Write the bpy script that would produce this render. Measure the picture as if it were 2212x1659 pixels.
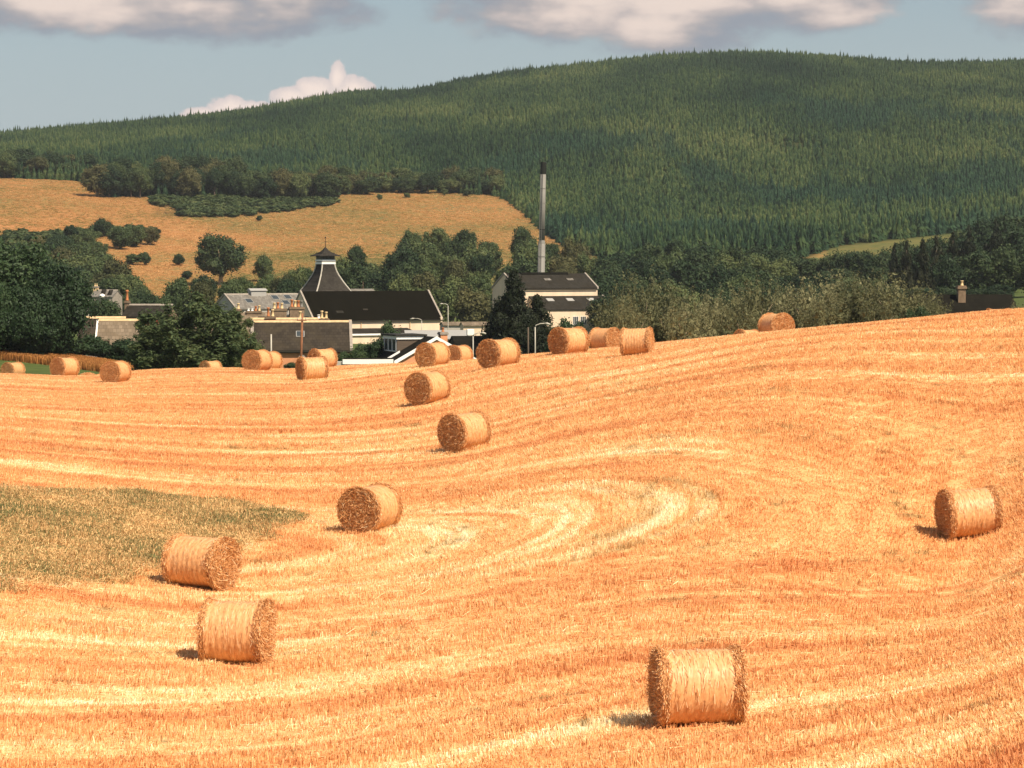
import bpy, math, random
import numpy as np
from mathutils import Vector, Matrix, Euler

for o in list(bpy.data.objects):
    bpy.data.objects.remove(o)
SC = bpy.context.scene
COL = SC.collection
R = math.radians

# ------------------------------------------------------------------ camera
F = 6144.0                      # focal length in units of 1/2212 of the picture width
HV = 560.0                      # row (of 1659) where eye level lies
CU, CV = 1106.0, 829.5
PITCH = math.atan((CV - HV) / F)
cam = bpy.data.cameras.new("camera")
cam.sensor_width = 36.0
cam.lens = 36.0 * F / 2212.0
cam.clip_start = 1.0
cam.clip_end = 20000.0
cam_o = bpy.data.objects.new("camera", cam)
COL.objects.link(cam_o)
cam_o.location = (0, 0, 0)
cam_o.rotation_euler = (math.pi / 2 - PITCH, 0, 0)
SC.camera = cam_o

# ------------------------------------------------------------------ light
SUN_DIR = Vector((0.43, -0.49, 0.76)).normalized()       # towards the sun
SUN_EL = math.asin(SUN_DIR.z)
SUN_ROT = math.atan2(SUN_DIR.x, SUN_DIR.y)
sl = bpy.data.lights.new("sun", 'SUN')
sl.energy = 5.0
sl.angle = R(0.5)
sl.color = (1.0, 0.87, 0.68)
sun_o = bpy.data.objects.new("sun", sl)
COL.objects.link(sun_o)
sun_o.location = (60, -40, 80)
sun_o.rotation_euler = (-SUN_DIR).to_track_quat('-Z', 'Y').to_euler()

SC.view_settings.view_transform = 'Standard'
SC.view_settings.look = 'None'
SC.view_settings.exposure = 0.5
SC.view_settings.gamma = 1.0
SC.render.engine = 'CYCLES'
SC.cycles.use_denoising = True
SC.cycles.max_bounces = 6
SC.cycles.diffuse_bounces = 3
SC.cycles.glossy_bounces = 2
SC.cycles.transmission_bounces = 3
SC.cycles.transparent_max_bounces = 4
SC.cycles.sample_clamp_indirect = 4.0


class NT:
    """small helper for writing node trees"""
    def __init__(s, tree):
        s.t = tree
        s.t.nodes.clear()

    def n(s, typ, **kw):
        nd = s.t.nodes.new(typ)
        for k, v in kw.items():
            setattr(nd, k, v)
        return nd

    def put(s, sock, val):
        if hasattr(val, 'node'):
            s.t.links.new(val, sock)
        else:
            if isinstance(val, (tuple, list)) and len(val) == 3 and sock.type == 'RGBA':
                val = (*val, 1.0)
            sock.default_value = val

    def m(s, op, a, b=None, c=None, clamp=False):
        nd = s.n('ShaderNodeMath', operation=op, use_clamp=clamp)
        s.put(nd.inputs[0], a)
        if b is not None:
            s.put(nd.inputs[1], b)
        if c is not None:
            s.put(nd.inputs[2], c)
        return nd.outputs[0]

    def ss(s, x, a, b, lo=0.0, hi=1.0):
        nd = s.n('ShaderNodeMapRange', interpolation_type='SMOOTHSTEP')
        s.put(nd.inputs[0], x)
        if a <= b:
            vals = (a, b, lo, hi)
        else:
            vals = (b, a, hi, lo)
        for i, v in enumerate(vals):
            nd.inputs[i + 1].default_value = v
        return nd.outputs[0]

    def mixf(s, f, a, b):
        nd = s.n('ShaderNodeMix', data_type='FLOAT')
        s.put(nd.inputs[0], f); s.put(nd.inputs[2], a); s.put(nd.inputs[3], b)
        return nd.outputs[0]

    def mix(s, f, a, b, blend='MIX'):
        nd = s.n('ShaderNodeMix', data_type='RGBA', blend_type=blend)
        s.put(nd.inputs[0], f); s.put(nd.inputs[6], a); s.put(nd.inputs[7], b)
        return nd.outputs[2]

    def comb(s, x, y, z):
        nd = s.n('ShaderNodeCombineXYZ')
        s.put(nd.inputs[0], x); s.put(nd.inputs[1], y); s.put(nd.inputs[2], z)
        return nd.outputs[0]

    def sep(s, v):
        nd = s.n('ShaderNodeSeparateXYZ')
        s.put(nd.inputs[0], v)
        return nd.outputs

    def noise(s, vec, scale=1.0, detail=2.0, rough=0.5):
        nd = s.n('ShaderNodeTexNoise')
        s.put(nd.inputs['Vector'], vec)
        nd.inputs['Scale'].default_value = scale
        nd.inputs['Detail'].default_value = detail
        nd.inputs['Roughness'].default_value = rough
        return nd.outputs[0]

    def ramp(s, f, stops):
        nd = s.n('ShaderNodeValToRGB')
        s.put(nd.inputs[0], f)
        e = nd.color_ramp.elements
        while len(e) < len(stops):
            e.new(0.5)
        for el, (p, c) in zip(e, stops):
            el.position = p
            el.color = (*c, 1.0)
        return nd.outputs[0]

    def pos(s):
        return s.n('ShaderNodeNewGeometry').outputs['Position']

    def obj(s):
        return s.n('ShaderNodeTexCoord').outputs['Object']

    def island(s):
        return s.n('ShaderNodeNewGeometry').outputs['Random Per Island']

    def orand(s):
        return s.n('ShaderNodeObjectInfo').outputs['Random']

    def surf(s, color, rough=0.8, spec=0.2, bump=None, bstr=0.3, bdist=0.05, trans=0.0, tcol=None):
        out = s.n('ShaderNodeOutputMaterial')
        p = s.n('ShaderNodeBsdfPrincipled')
        s.put(p.inputs['Base Color'], color)
        s.put(p.inputs['Roughness'], rough)
        p.inputs['Specular IOR Level'].default_value = spec
        if bump is not None:
            b = s.n('ShaderNodeBump')
            b.inputs['Strength'].default_value = bstr
            b.inputs['Distance'].default_value = bdist
            s.put(b.inputs['Height'], bump)
            s.t.links.new(b.outputs[0], p.inputs['Normal'])
        sh = p.outputs[0]
        if trans > 0:
            tr = s.n('ShaderNodeBsdfTranslucent')
            s.put(tr.inputs[0], tcol if tcol is not None else color)
            mx = s.n('ShaderNodeMixShader')
            mx.inputs[0].default_value = trans
            s.t.links.new(sh, mx.inputs[1]); s.t.links.new(tr.outputs[0], mx.inputs[2])
            sh = mx.outputs[0]
        s.t.links.new(sh, out.inputs[0])


def new_mat(name):
    m = bpy.data.materials.new(name)
    m.use_nodes = True
    return m, NT(m.node_tree)


# ------------------------------------------------------------------ sky and clouds (world)
def make_world():
    w = bpy.data.worlds.new("World")
    SC.world = w
    w.use_nodes = True
    t = NT(w.node_tree)
    out = t.n('ShaderNodeOutputWorld')
    bg = t.n('ShaderNodeBackground')
    sky = t.n('ShaderNodeTexSky', sky_type='NISHITA')
    sky.sun_disc = False
    sky.sun_elevation = SUN_EL
    sky.sun_rotation = SUN_ROT
    sky.altitude = 200
    sky.air_density = 1.0
    sky.dust_density = 1.0
    sky.ozone_density = 1.0
    tc = t.n('ShaderNodeTexCoord').outputs['Generated']
    x, y, z = t.sep(tc)
    az = t.m('ARCTAN2', x, y)                                   # radians right of north
    el = t.m('ARCSINE', z)
    # work in degrees
    A = t.m('MULTIPLY', az, 57.2958)
    E = t.m('MULTIPLY', el, 57.2958)
    n1 = t.noise(t.comb(t.m('MULTIPLY', A, 0.55), t.m('MULTIPLY', E, 1.1), 3.1), 1.0, 4.0, 0.5)
    n2 = t.noise(t.comb(t.m('MULTIPLY', A, 1.8), t.m('MULTIPLY', E, 2.6), 9.7), 1.0, 6.0, 0.58)
    n3 = t.noise(t.comb(t.m('MULTIPLY', A, 0.45), t.m('MULTIPLY', E, 1.4), 5.5), 1.0, 3.0, 0.45)

    def blob(a, e, ra, re, p=1.0):
        da = t.m('DIVIDE', t.m('SUBTRACT', A, a), ra)
        de = t.m('DIVIDE', t.m('SUBTRACT', E, e), re)
        r = t.m('SQRT', t.m('ADD', t.m('MULTIPLY', da, da), t.m('MULTIPLY', de, de)))
        return t.m('SUBTRACT', p, r)
    blobs = [(-9.2, 5.28, 5.0, 0.78), (-6.4, 5.05, 3.2, 0.80), (-4.9, 5.3, 1.8, 0.80),
             (1.4, 5.15, 2.7, 0.75), (3.4, 5.0, 2.5, 0.85), (5.9, 5.3, 2.2, 0.70), (0.9, 5.5, 2.2, 0.75),
             (11.0, 5.35, 2.2, 1.0)]
    d = None
    for b in blobs:
        v = blob(*b)
        d = v if d is None else t.m('MAXIMUM', d, v)
    dens = t.m('ADD', d, t.m('ADD', t.m('MULTIPLY', t.m('SUBTRACT', n1, 0.5), 0.9),
                             t.m('MULTIPLY', t.m('SUBTRACT', n2, 0.5), 0.55)))
    mask = t.ss(dens, -0.22, 0.22)
    # the sunlit inside and the grey-blue skirts of the big clouds
    lit = t.ss(t.m('ADD', dens, t.m('MULTIPLY', t.m('SUBTRACT', n3, 0.5), 2.4)), -0.10, 0.95)
    ccol = t.ramp(lit, [(0.0, (0.215, 0.24, 0.28)), (0.30, (0.30, 0.285, 0.295)), (0.65, (0.44, 0.38, 0.36)),
                        (1.0, (0.60, 0.50, 0.445))])
    # two small bright cumulus tops peeping over the hill
    small = None
    for b in [(-5.60, 3.00, 0.54, 0.30), (-5.2, 3.0, 0.45, 0.2), (-3.95, 3.38, 0.58, 0.32), (-3.50, 3.62, 0.20, 0.40),
              (-3.2, 3.4, 0.5, 0.3), (-4.4, 3.25, 0.5, 0.25), (-6.2, 2.85, 0.5, 0.2)]:
        v = blob(*b)
        small = v if small is None else t.m('MAXIMUM', small, v)
    n4 = t.noise(t.comb(A, E, 1.7), 3.6, 5.0, 0.6)
    sd = t.m('ADD', small, t.m('MULTIPLY', t.m('SUBTRACT', n4, 0.5), 0.9))
    smask = t.ss(sd, 0.0, 0.22)
    scol = t.ramp(t.ss(sd, 0.0, 0.9), [(0.0, (0.50, 0.44, 0.43)), (1.0, (0.68, 0.57, 0.51))])
    # scattered cloud over the rest of the dome
    n5 = t.noise(tc, 2.2, 6.0, 0.55)
    hi = t.m('MULTIPLY', t.ss(n5, 0.52, 0.68), t.ss(E, 7.0, 16.0))
    base = t.mix(1.0, sky.outputs[0], (0.056, 0.058, 0.058), 'MULTIPLY')
    # keep the low sky as dull as the photograph's
    low = t.ss(E, 9.0, 0.0)
    base = t.mix(t.m('MULTIPLY', low, 0.80), base, (0.310, 0.362, 0.412))
    c = t.mix(hi, base, (0.80, 0.72, 0.66))
    c = t.mix(mask, c, ccol)
    c = t.mix(smask, c, scol)
    t.put(bg.inputs[0], c)
    bg.inputs[1].default_value = 1.0
    t.t.links.new(bg.outputs[0], out.inputs[0])


make_world()


# ------------------------------------------------------------------ pixel <-> place
def PX(u, v, d):
    """point at forward distance d that is seen at column u, row v"""
    c, s = math.cos(PITCH), math.sin(PITCH)
    a, b = u - CU, CV - v
    dy = c * F + s * b
    dz = -s * F + c * b
    k = d / dy
    return Vector((a * k, d, dz * k))


def ZV(v, d):
    return PX(CU, v, d).z


# ------------------------------------------------------------------ terrain: thin-plate splines through surveyed spots
BALE_SPOTS = [(1507, 1563, 172), (512, 1432, 138), (435, 1268, 116), (800, 1145, 101), (1005, 970, 82), (925, 871, 69),
              (1078, 794, 63.5), (935, 793, 54), (1227, 766, 61.5), (1305, 757, 50), (1377, 768, 60), (675, 822, 52),
              (700, 796, 44), (565, 802, 46), (250, 827, 47), (140, 815, 44), (2095, 1160, 106)]


class TPS:
    def __init__(s, X, y, lam):
        s.X = np.array(X, float)
        n = len(s.X)
        A = np.zeros((n + 3, n + 3))
        A[:n, :n] = s.K(s.X, s.X) + lam * np.eye(n)
        Q = np.c_[np.ones(n), s.X]
        A[:n, n:] = Q
        A[n:, :n] = Q.T
        s.c = np.linalg.solve(A, np.r_[np.array(y, float), 0, 0, 0])

    @staticmethod
    def K(a, b):
        r2 = ((a[:, None] - b[None]) ** 2).sum(-1)
        return .5 * r2 * np.log(r2 + 1e-12)

    def __call__(s, X):
        out = []
        n = len(s.X)
        for i in range(0, len(X), 4000):
            x = X[i:i + 4000]
            out.append(s.K(x, s.X) @ s.c[:n] + np.c_[np.ones(len(x)), x] @ s.c[n:])
        return np.concatenate(out)


pts = [(u, v, F * 1.25 / D) for u, v, D in BALE_SPOTS]
for u, v, d in [(-500, 815, 185), (0, 809, 185), (300, 800, 185), (500, 797, 185), (750, 791, 175), (940, 786, 165),
                (1060, 779, 152), (1200, 767, 148), (1420, 744, 142), (1550, 733, 130), (1700, 721, 118), (1850, 708, 114), (2000, 694, 113),
                (2212, 675, 110), (2800, 640, 110)]:
    pts += [(u, v, d), (u, v + 2.5, d * 1.1), (u, v + 14, d * 1.2), (u, v + 44, d * 1.35), (u, v + 1.2, d * .91)]
P_ = np.array(pts)
field_tps = TPS(np.c_[P_[:, 0] / 1000, 100 / P_[:, 2]], P_[:, 1], 0.02)

UG = [-700, 0, 340, 700, 1100, 1500, 1900, 2212, 2900]
HILL = {
    222: [825, 821, 812, 812, 805, 790, 760, 735, 700],
    245: [815, 806, 812, 812, 805, 785, 755, 720, 690],
    264: [757, 757, 803, 810, 806, 782, 750, 712, 680],
    310: [735, 742, 785, 795, 800, 770, 735, 690, 660],
    400: [705, 715, 745, 760, 768, 745, 705, 670, 640],
    500: [690, 700, 720, 733, 738, 722, 690, 660, 630],
    640: [660, 668, 683, 695, 698, 682, 655, 632, 600],
    800: [580, 592, 625, 615, 605, 592, 562, 550, 520],
    1150: [400, 395, 412, 428, 440, 440, 430, 420, 410],
}
RIDGE_U = [-700, -300, 0, 300, 600, 780, 900, 1000, 1200, 1400, 1620, 1800, 2000, 2212, 2500, 2900]
RIDGE_V = [366, 336, 306, 277, 240, 211, 211, 187, 163, 140, 128, 135, 147, 144, 151, 177]
hp = []
for d, row in HILL.items():
    for u, v in zip(UG, row):
        hp.append((u, v, d))
for u, v in zip(RIDGE_U, RIDGE_V):
    v0 = float(np.interp(u, UG, HILL[1150]))
    for d, f_ in ((1450, .40), (1750, .74)):
        z = (560 - v0) / F * 1150 * (1 - f_) + (560 - v) / F * 2050 * f_
        hp.append((u, 560 - z / d * F, d))
    hp += [(u, v, 2050), (u, v + 4, 2150), (u, v + 30, 2400), (u, v + 110, 3200)]
HP = np.array(hp)
hill_tps = TPS(np.c_[HP[:, 0] / 1000, 1.5 * np.log(HP[:, 2] / 200)], HP[:, 1], 0.002)


def ground_v(u, d):
    u = np.atleast_1d(np.asarray(u, float)); d = np.atleast_1d(np.asarray(d, float))
    t = np.clip((d - 190) / 30, 0, 1)
    t = t * t * (3 - 2 * t)
    a = field_tps(np.c_[u / 1000, 100 / np.minimum(d, 240)])
    b = hill_tps(np.c_[u / 1000, 1.5 * np.log(np.maximum(d, 190) / 200)])
    return a * (1 - t) + b * t


def ground_pts(u, d):
    """world points of the terrain under columns u at distances d"""
    u = np.atleast_1d(np.asarray(u, float)); d = np.atleast_1d(np.asarray(d, float))
    v = ground_v(u, d)
    c, s = math.cos(PITCH), math.sin(PITCH)
    b = CV - v
    k = d / (c * F + s * b)
    return np.c_[(u - CU) * k, d, (-s * F + c * b) * k]


def ground_z(x, y):
    x = np.atleast_1d(np.asarray(x, float)); y = np.atleast_1d(np.asarray(y, float))
    u = CU + x / y * F
    for _ in range(3):
        p = ground_pts(u, y)
        u = u + (x - p[:, 0]) / y * F
    return ground_pts(u, y)[:, 2]


def find_d(u, v, d0, d1):
    """first distance at which the ground in column u reaches up to row v"""
    dd = np.linspace(d0, d1, 500)
    vv = ground_v(np.full(500, float(u)), dd)
    i = int(np.argmax(vv <= v)) if (vv <= v).any() else int(vv.argmin())
    return float(dd[i])


def phi(x, y):
    """running number of the mown rows (same formula as in the straw material)"""
    p1 = np.sqrt((.6 * np.maximum(x + 14, 0)) ** 2 + (y - 73.0) ** 2)
    s3 = np.clip((y - 79) / 18, 0, 1); s3 = s3 * s3 * (3 - 2 * s3)
    p = p1 * (1 - s3) + (y - 73.0 + .033 * np.maximum(x + 2, 0) ** 2) * s3
    p2 = 24.7 + .74 * (x + 4) - .67 * (y - 49)
    s2 = np.clip((68 - y) / 18, 0, 1); s2 = s2 * s2 * (3 - 2 * s2)
    return p * (1 - s2) + p2 * s2


# ------------------------------------------------------------------ mesh helpers
def mesh_np(name, verts, faces, mats, smooth=False, midx=None):
    """verts Nx3, faces list/array of equal-length index rows or list of lists"""
    me = bpy.data.meshes.new(name)
    if isinstance(faces, np.ndarray):
        k = faces.shape[1]
        me.vertices.add(len(verts)); me.vertices.foreach_set('co', np.asarray(verts, 'f').ravel())
        me.loops.add(faces.size); me.loops.foreach_set('vertex_index', faces.ravel().astype('i'))
        me.polygons.add(len(faces))
        me.polygons.foreach_set('loop_start', np.arange(0, faces.size, k, dtype='i'))
        me.polygons.foreach_set('loop_total', np.full(len(faces), k, 'i'))
        me.update(calc_edges=True)
    else:
        me.from_pydata([tuple(v) for v in verts], [], faces)
        me.update()
    for m in (mats if isinstance(mats, (list, tuple)) else [mats]):
        me.materials.append(m)
    if midx is not None:
        me.polygons.foreach_set('material_index', np.asarray(midx, 'i'))
    if smooth:
        me.polygons.foreach_set('use_smooth', np.ones(len(me.polygons), bool))
    return me


def link(name, data, parent=None, loc=None, rot=None):
    o = bpy.data.objects.new(name, data)
    COL.objects.link(o)
    if parent is not None:
        o.parent = parent
    if loc is not None:
        o.location = loc
    if rot is not None:
        o.rotation_euler = rot
    return o


def tag(o, label, cat, group=None, kind=None):
    o['label'] = label
    o['category'] = cat
    if group:
        o['group'] = group
    if kind:
        o['kind'] = kind
    return o


def structure(o):
    o['kind'] = 'structure'
    return o


def empty(name, label, cat, loc, rz=0.0, group=None):
    o = bpy.data.objects.new(name, None)
    o.empty_display_size = 0.5
    COL.objects.link(o)
    o.location = loc
    o.rotation_euler = (0, 0, rz)
    tag(o, label, cat, group)
    return o


class MB:
    """collects simple shapes into ONE mesh"""
    def __init__(s):
        s.v = []; s.f = []

    def add(s, vs, fs):
        b = len(s.v)
        s.v += [tuple(p) for p in vs]
        s.f += [[i + b for i in f] for f in fs]
        return s

    def box(s, x0, x1, y0, y1, z0, z1, M=None):
        vs = [Vector((x, y, z)) for z in (z0, z1) for x, y in ((x0, y0), (x1, y0), (x1, y1), (x0, y1))]
        if M is not None:
            vs = [M @ v for v in vs]
        return s.add(vs, [[3, 2, 1, 0], [4, 5, 6, 7], [0, 1, 5, 4], [1, 2, 6, 5], [2, 3, 7, 6], [3, 0, 4, 7]])

    def prism(s, poly, axis, a, b):
        """poly: 2D points; axis 'x' -> (a, p0, p1); 'y' -> (p0, a, p1); 'z' -> (p0,p1,a)"""
        def mk(p, t):
            return {'x': (t, p[0], p[1]), 'y': (p[0], t, p[1]), 'z': (p[0], p[1], t)}[axis]
        n = len(poly)
        vs = [mk(p, a) for p in poly] + [mk(p, b) for p in poly]
        fs = [list(range(n))[::-1], list(range(n, 2 * n))]
        fs += [[i, (i + 1) % n, n + (i + 1) % n, n + i] for i in range(n)]
        return s.add(vs, fs)

    def tube(s, pts, rads, n=8, cap=True):
        pts = [Vector(p) for p in pts]
        if not hasattr(rads, '__len__'):
            rads = [rads] * len(pts)
        rings = []
        up = Vector((0.13, 0.21, 1)).normalized()
        for i, p in enumerate(pts):
            t = (pts[min(i + 1, len(pts) - 1)] - pts[max(i - 1, 0)]).normalized()
            a = t.cross(up if abs(t.dot(up)) < .95 else Vector((1, 0, 0))).normalized()
            b = t.cross(a)
            rings.append([p + (a * math.cos(k * 2 * math.pi / n) + b * math.sin(k * 2 * math.pi / n)) * rads[i] for k in range(n)])
        vs = [v for r in rings for v in r]
        fs = []
        for i in range(len(pts) - 1):
            for k in range(n):
                fs.append([i * n + k, i * n + (k + 1) % n, (i + 1) * n + (k + 1) % n, (i + 1) * n + k])
        if cap:
            fs.append(list(range(n))[::-1])
            fs.append([(len(pts) - 1) * n + k for k in range(n)])
        return s.add(vs, fs)

    def lathe(s, prof, n=16, c=(0, 0, 0), cap=True):
        return s.tube([(c[0], c[1] , c[2] + z) for r, z in prof], [r for r, z in prof], n, cap)

    def mesh(s, name, m, smooth=False):
        me = mesh_np(name, s.v, s.f, m, smooth)
        return me

    def build(s, name, m, parent=None, smooth=False, bevel=0.0, **kw):
        o = link(name, s.mesh(name, m, smooth), parent, **kw)
        if bevel > 0:
            b = o.modifiers.new('bevel', 'BEVEL')
            b.width = bevel; b.segments = 2; b.limit_method = 'ANGLE'
        return o


def quads_mesh(name, cen, a, b, mat):
    """one quad per centre with half-axes a, b"""
    n = len(cen)
    v = np.empty((n, 4, 3))
    v[:, 0] = cen - a - b; v[:, 1] = cen + a - b; v[:, 2] = cen + a + b; v[:, 3] = cen - a + b
    f = np.arange(n * 4).reshape(n, 4)
    return v.reshape(-1, 3), f


def unit(a):
    return a / np.maximum(np.linalg.norm(a, axis=-1, keepdims=True), 1e-9)


# ------------------------------------------------------------------ materials
def straw_field_nodes(t):
    """returns colour socket of the mown straw at a place in the field"""
    p = t.pos()
    x, y, z = t.sep(p)
    xm = t.m('MULTIPLY', t.m('MAXIMUM', t.m('ADD', x, 14.0), 0.0), 0.6)
    ym = t.m('SUBTRACT', y, 73.0)
    p1 = t.m('SQRT', t.m('ADD', t.m('MULTIPLY', xm, xm), t.m('MULTIPLY', ym, ym)))
    xq = t.m('MAXIMUM', t.m('ADD', x, 2.0), 0.0)
    p3 = t.m('ADD', ym, t.m('MULTIPLY', t.m('MULTIPLY', xq, xq), 0.033))
    ph = t.mixf(t.ss(y, 79, 97), p1, p3)
    p2 = t.m('ADD', 24.7, t.m('SUBTRACT', t.m('MULTIPLY', t.m('ADD', x, 4.0), .74), t.m('MULTIPLY', t.m('SUBTRACT', y, 49.0), .67)))
    ph = t.mixf(t.ss(y, 68, 50), ph, p2)
    warp = t.m('MULTIPLY', t.m('SUBTRACT', t.noise(p, 0.07, 2.0), 0.5), 1.6)
    pw = t.m('ADD', ph, warp)

    def streak(kf, kx, off, det=3.0, rough=.6):
        return t.noise(t.comb(t.m('ADD', t.m('MULTIPLY', pw, kf), off), t.m('MULTIPLY', x, kx), t.m('MULTIPLY', y, kx)), 1.0, det, rough)
    A = streak(0.62, 0.05, 0.0)
    B = streak(3.6, 0.10, 40.0)
    C = t.noise(p, 1.6, 4.0, .7)
    f = t.m('ADD', t.m('MULTIPLY', A, 0.42), t.m('ADD', t.m('MULTIPLY', B, 0.38), t.m('MULTIPLY', C, 0.20)))
    # the worn headland right of the turning loops is plain; two pale loops lie inside the green wheelings
    fade = t.m('MULTIPLY', t.ss(x, 4.5, 7.5), t.m('MULTIPLY', t.ss(y, 90, 80), t.ss(y, 64, 70)))
    f = t.mixf(t.m('MULTIPLY', fade, .92), f, t.m('ADD', .37, t.m('MULTIPLY', C, .25)))
    for r0, w0 in ((9.75, .30), (11.0, .26)):
        arc = t.m('MULTIPLY', t.ss(t.m('ABSOLUTE', t.m('SUBTRACT', pw, r0)), w0 + .3, w0 * .4), t.m('MULTIPLY', t.ss(x, -9, -2), t.m('MULTIPLY', t.ss(y, 80, 77), t.ss(y, 57, 63))))
        f = t.m('ADD', f, t.m('MULTIPLY', arc, t.m('MULTIPLY', C, .028)))
    col = t.ramp(f, [(0.38, (0.62, 0.255, 0.10)), (0.45, (0.74, 0.365, 0.15)), (0.51, (0.82, 0.465, 0.20)),
                     (0.56, (0.88, 0.61, 0.31)), (0.62, (0.93, 0.77, 0.50))])
    # weeds showing through along the rows, and the green wheelings
    G = streak(1.4, 0.16, 90.0, 3.0, .6)
    g2 = t.noise(p, 1.3, 3.0, .7)
    gm = t.m('MULTIPLY', t.ss(G, 0.56, 0.66), t.ss(g2, 0.47, 0.62))
    for r0, lo in ((11.45, -2.0), (10.55, -2.5)):
        arc = t.ss(t.m('ABSOLUTE', t.m('SUBTRACT', ph, r0)), 0.26, 0.08)
        near = t.m('MULTIPLY', t.ss(x, lo, lo + 5), t.ss(y, 78.5, 76.5))
        brk = t.ss(t.noise(p, 0.5, 3.0, .7), 0.44, 0.58)
        gm = t.m('MAXIMUM', gm, t.m('MULTIPLY', t.m('MULTIPLY', arc, near), t.m('MULTIPLY', brk, .6)))
    for x0 in (-15.4, -13.9):
        ln = t.ss(t.m('ABSOLUTE', t.m('SUBTRACT', x, t.m('ADD', x0, t.m('MULTIPLY', t.m('SUBTRACT', y, 90.0), -.145)))), 0.30, 0.10)
        rng = t.m('MULTIPLY', t.ss(y, 92, 95), t.ss(y, 112, 107))
        gm = t.m('MAXIMUM', gm, t.m('MULTIPLY', t.m('MULTIPLY', ln, rng), t.ss(t.noise(p, 0.7, 3.0, .7), 0.4, 0.9)))
    return t.mix(t.m('MULTIPLY', gm, 0.6), col, (0.20, 0.185, 0.07))


def make_straw(name, stalk):
    m, t = new_mat(name)
    c = straw_field_nodes(t)
    if stalk:
        r = t.island()
        k = t.ramp(r, [(0.0, (0.50, 0.38, 0.30)), (0.30, (0.92, 0.86, 0.8)), (0.75, (1.1, 1.12, 1.15)), (1.0, (1.35, 1.55, 1.9))])
        c = t.mix(1.0, c, k, 'MULTIPLY')
        t.surf(c, 0.6, 0.25, trans=0.2)
    else:
        c = t.mix(1.0, c, t.ramp(t.noise(t.pos(), 9.0, 3.0, .7), [(0.3, (0.72, 0.62, 0.55)), (0.6, (1, 1, 1))]), 'MULTIPLY')
        t.surf(c, 0.9, 0.1, bump=t.noise(t.pos(), 14.0, 3.0, .7), bstr=.6, bdist=.05)
    return m


M = {}
M['field'] = make_straw('straw_ground', False)
M['stalk'] = make_straw('straw_stalk', True)


def simple(name, color, rough=.8, spec=.2, var=0.25, scale=3.0, bump=0.0, stretch=(1, 1, 1)):
    m, t = new_mat(name)
    tc = t.obj()
    mp = t.n('ShaderNodeMapping')
    t.put(mp.inputs[0], tc)
    mp.inputs['Scale'].default_value = stretch
    n = t.noise(mp.outputs[0], scale, 4.0, .6)
    lo = tuple(c * (1 - var) for c in color); hi = tuple(min(1, c * (1 + var)) for c in color)
    c = t.ramp(n, [(0.3, lo), (0.7, hi)])
    t.surf(c, rough, spec, bump=n if bump else None, bstr=bump, bdist=.04)
    M[name] = m
    return m


simple('harl_cream', (0.72, 0.56, 0.41), .9, .1, .13, .5, .2, (1, 1, .35))
simple('harl_grey', (0.40, 0.37, 0.33), .9, .1, .08, 1.0, .2)
simple('stone_grey', (0.30, 0.26, 0.22), .9, .1, .25, 2.5, .3)
simple('sandstone_pink', (0.58, 0.27, 0.14), .9, .1, .15, 2.0, .3)
simple('stone_brown', (0.19, 0.135, 0.09), .9, .1, .3, 2.5, .4)
simple('dark_felt', (0.007, 0.0062, 0.0038), .95, .0, .2, .8, .1)
simple('white_paint', (0.86, 0.84, 0.80), .5, .3, .03, 2.0)
simple('fascia_dark', (0.03, 0.027, 0.02), .7, .2, .1, 2.0)
simple('pot_cream', (0.68, 0.50, 0.27), .7, .2, .1, 4.0)
simple('pot_red', (0.45, 0.17, 0.07), .7, .2, .15, 4.0)
simple('brick_red', (0.34, 0.125, 0.06), .85, .1, .2, 6.0, .2)
simple('pole_wood', (0.26, 0.115, 0.06), .85, .1, .2, 3.0)
simple('galvanised', (0.42, 0.39, 0.33), .5, .4, .08, 3.0)
simple('steel_grey', (0.20, 0.19, 0.17), .6, .3, .06, .6)
simple('steel_black', (0.015, 0.016, 0.012), .6, .2, .1, .6)
simple('glass_dark', (0.05, 0.06, 0.065), .12, .5, .1, 1.0)
simple('timber_clad', (0.10, 0.075, 0.055), .8, .2, .2, 1.5, .2, (.5, .5, 12))
simple('bark', (0.13, 0.10, 0.075), .9, .1, .3, 3.0, .3)
simple('bark_pale', (0.36, 0.27, 0.18), .9, .1, .3, 3.0, .3)
simple('red_paint', (0.42, 0.05, 0.035), .6, .2, .15, 3.0)
simple('lichen_ridge', (0.62, 0.44, 0.25), .9, .1, .2, 3.0, .2)
simple('tin_grey', (0.34, 0.33, 0.31), .6, .3, .06, .8)


def slate(name, color, patch, amt=.5, row=0.28):
    m, t = new_mat(name)
    tc = t.obj()
    b = t.n('ShaderNodeTexBrick')
    b.offset = 0.5
    x, y, z = t.sep(tc)
    t.put(b.inputs['Vector'], t.comb(x, z, y))
    b.inputs['Scale'].default_value = 1.0
    b.inputs['Brick Width'].default_value = .38
    b.inputs['Row Height'].default_value = row
    b.inputs['Mortar Size'].default_value = .012
    b.inputs['Bias'].default_value = 0.0
    t.put(b.inputs['Color1'], tuple(c * 1.25 for c in color)); t.put(b.inputs['Color2'], tuple(c * .75 for c in color))
    t.put(b.inputs['Mortar'], tuple(c * .4 for c in color))
    n = t.noise(tc, .55, 4.0, .65)
    c = t.mix(t.m('MULTIPLY', t.ss(n, .42, .68), amt), b.outputs[0], patch)
    sp = t.ss(t.noise(tc, 5.0, 2.0, .6), .68, .76)
    c = t.mix(t.m('MULTIPLY', sp, .5), c, tuple(min(1, q * 2.6) for q in color))
    t.surf(c, .85, .08, bump=b.outputs['Fac'], bstr=-.4, bdist=.02)
    M[name] = m


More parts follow.
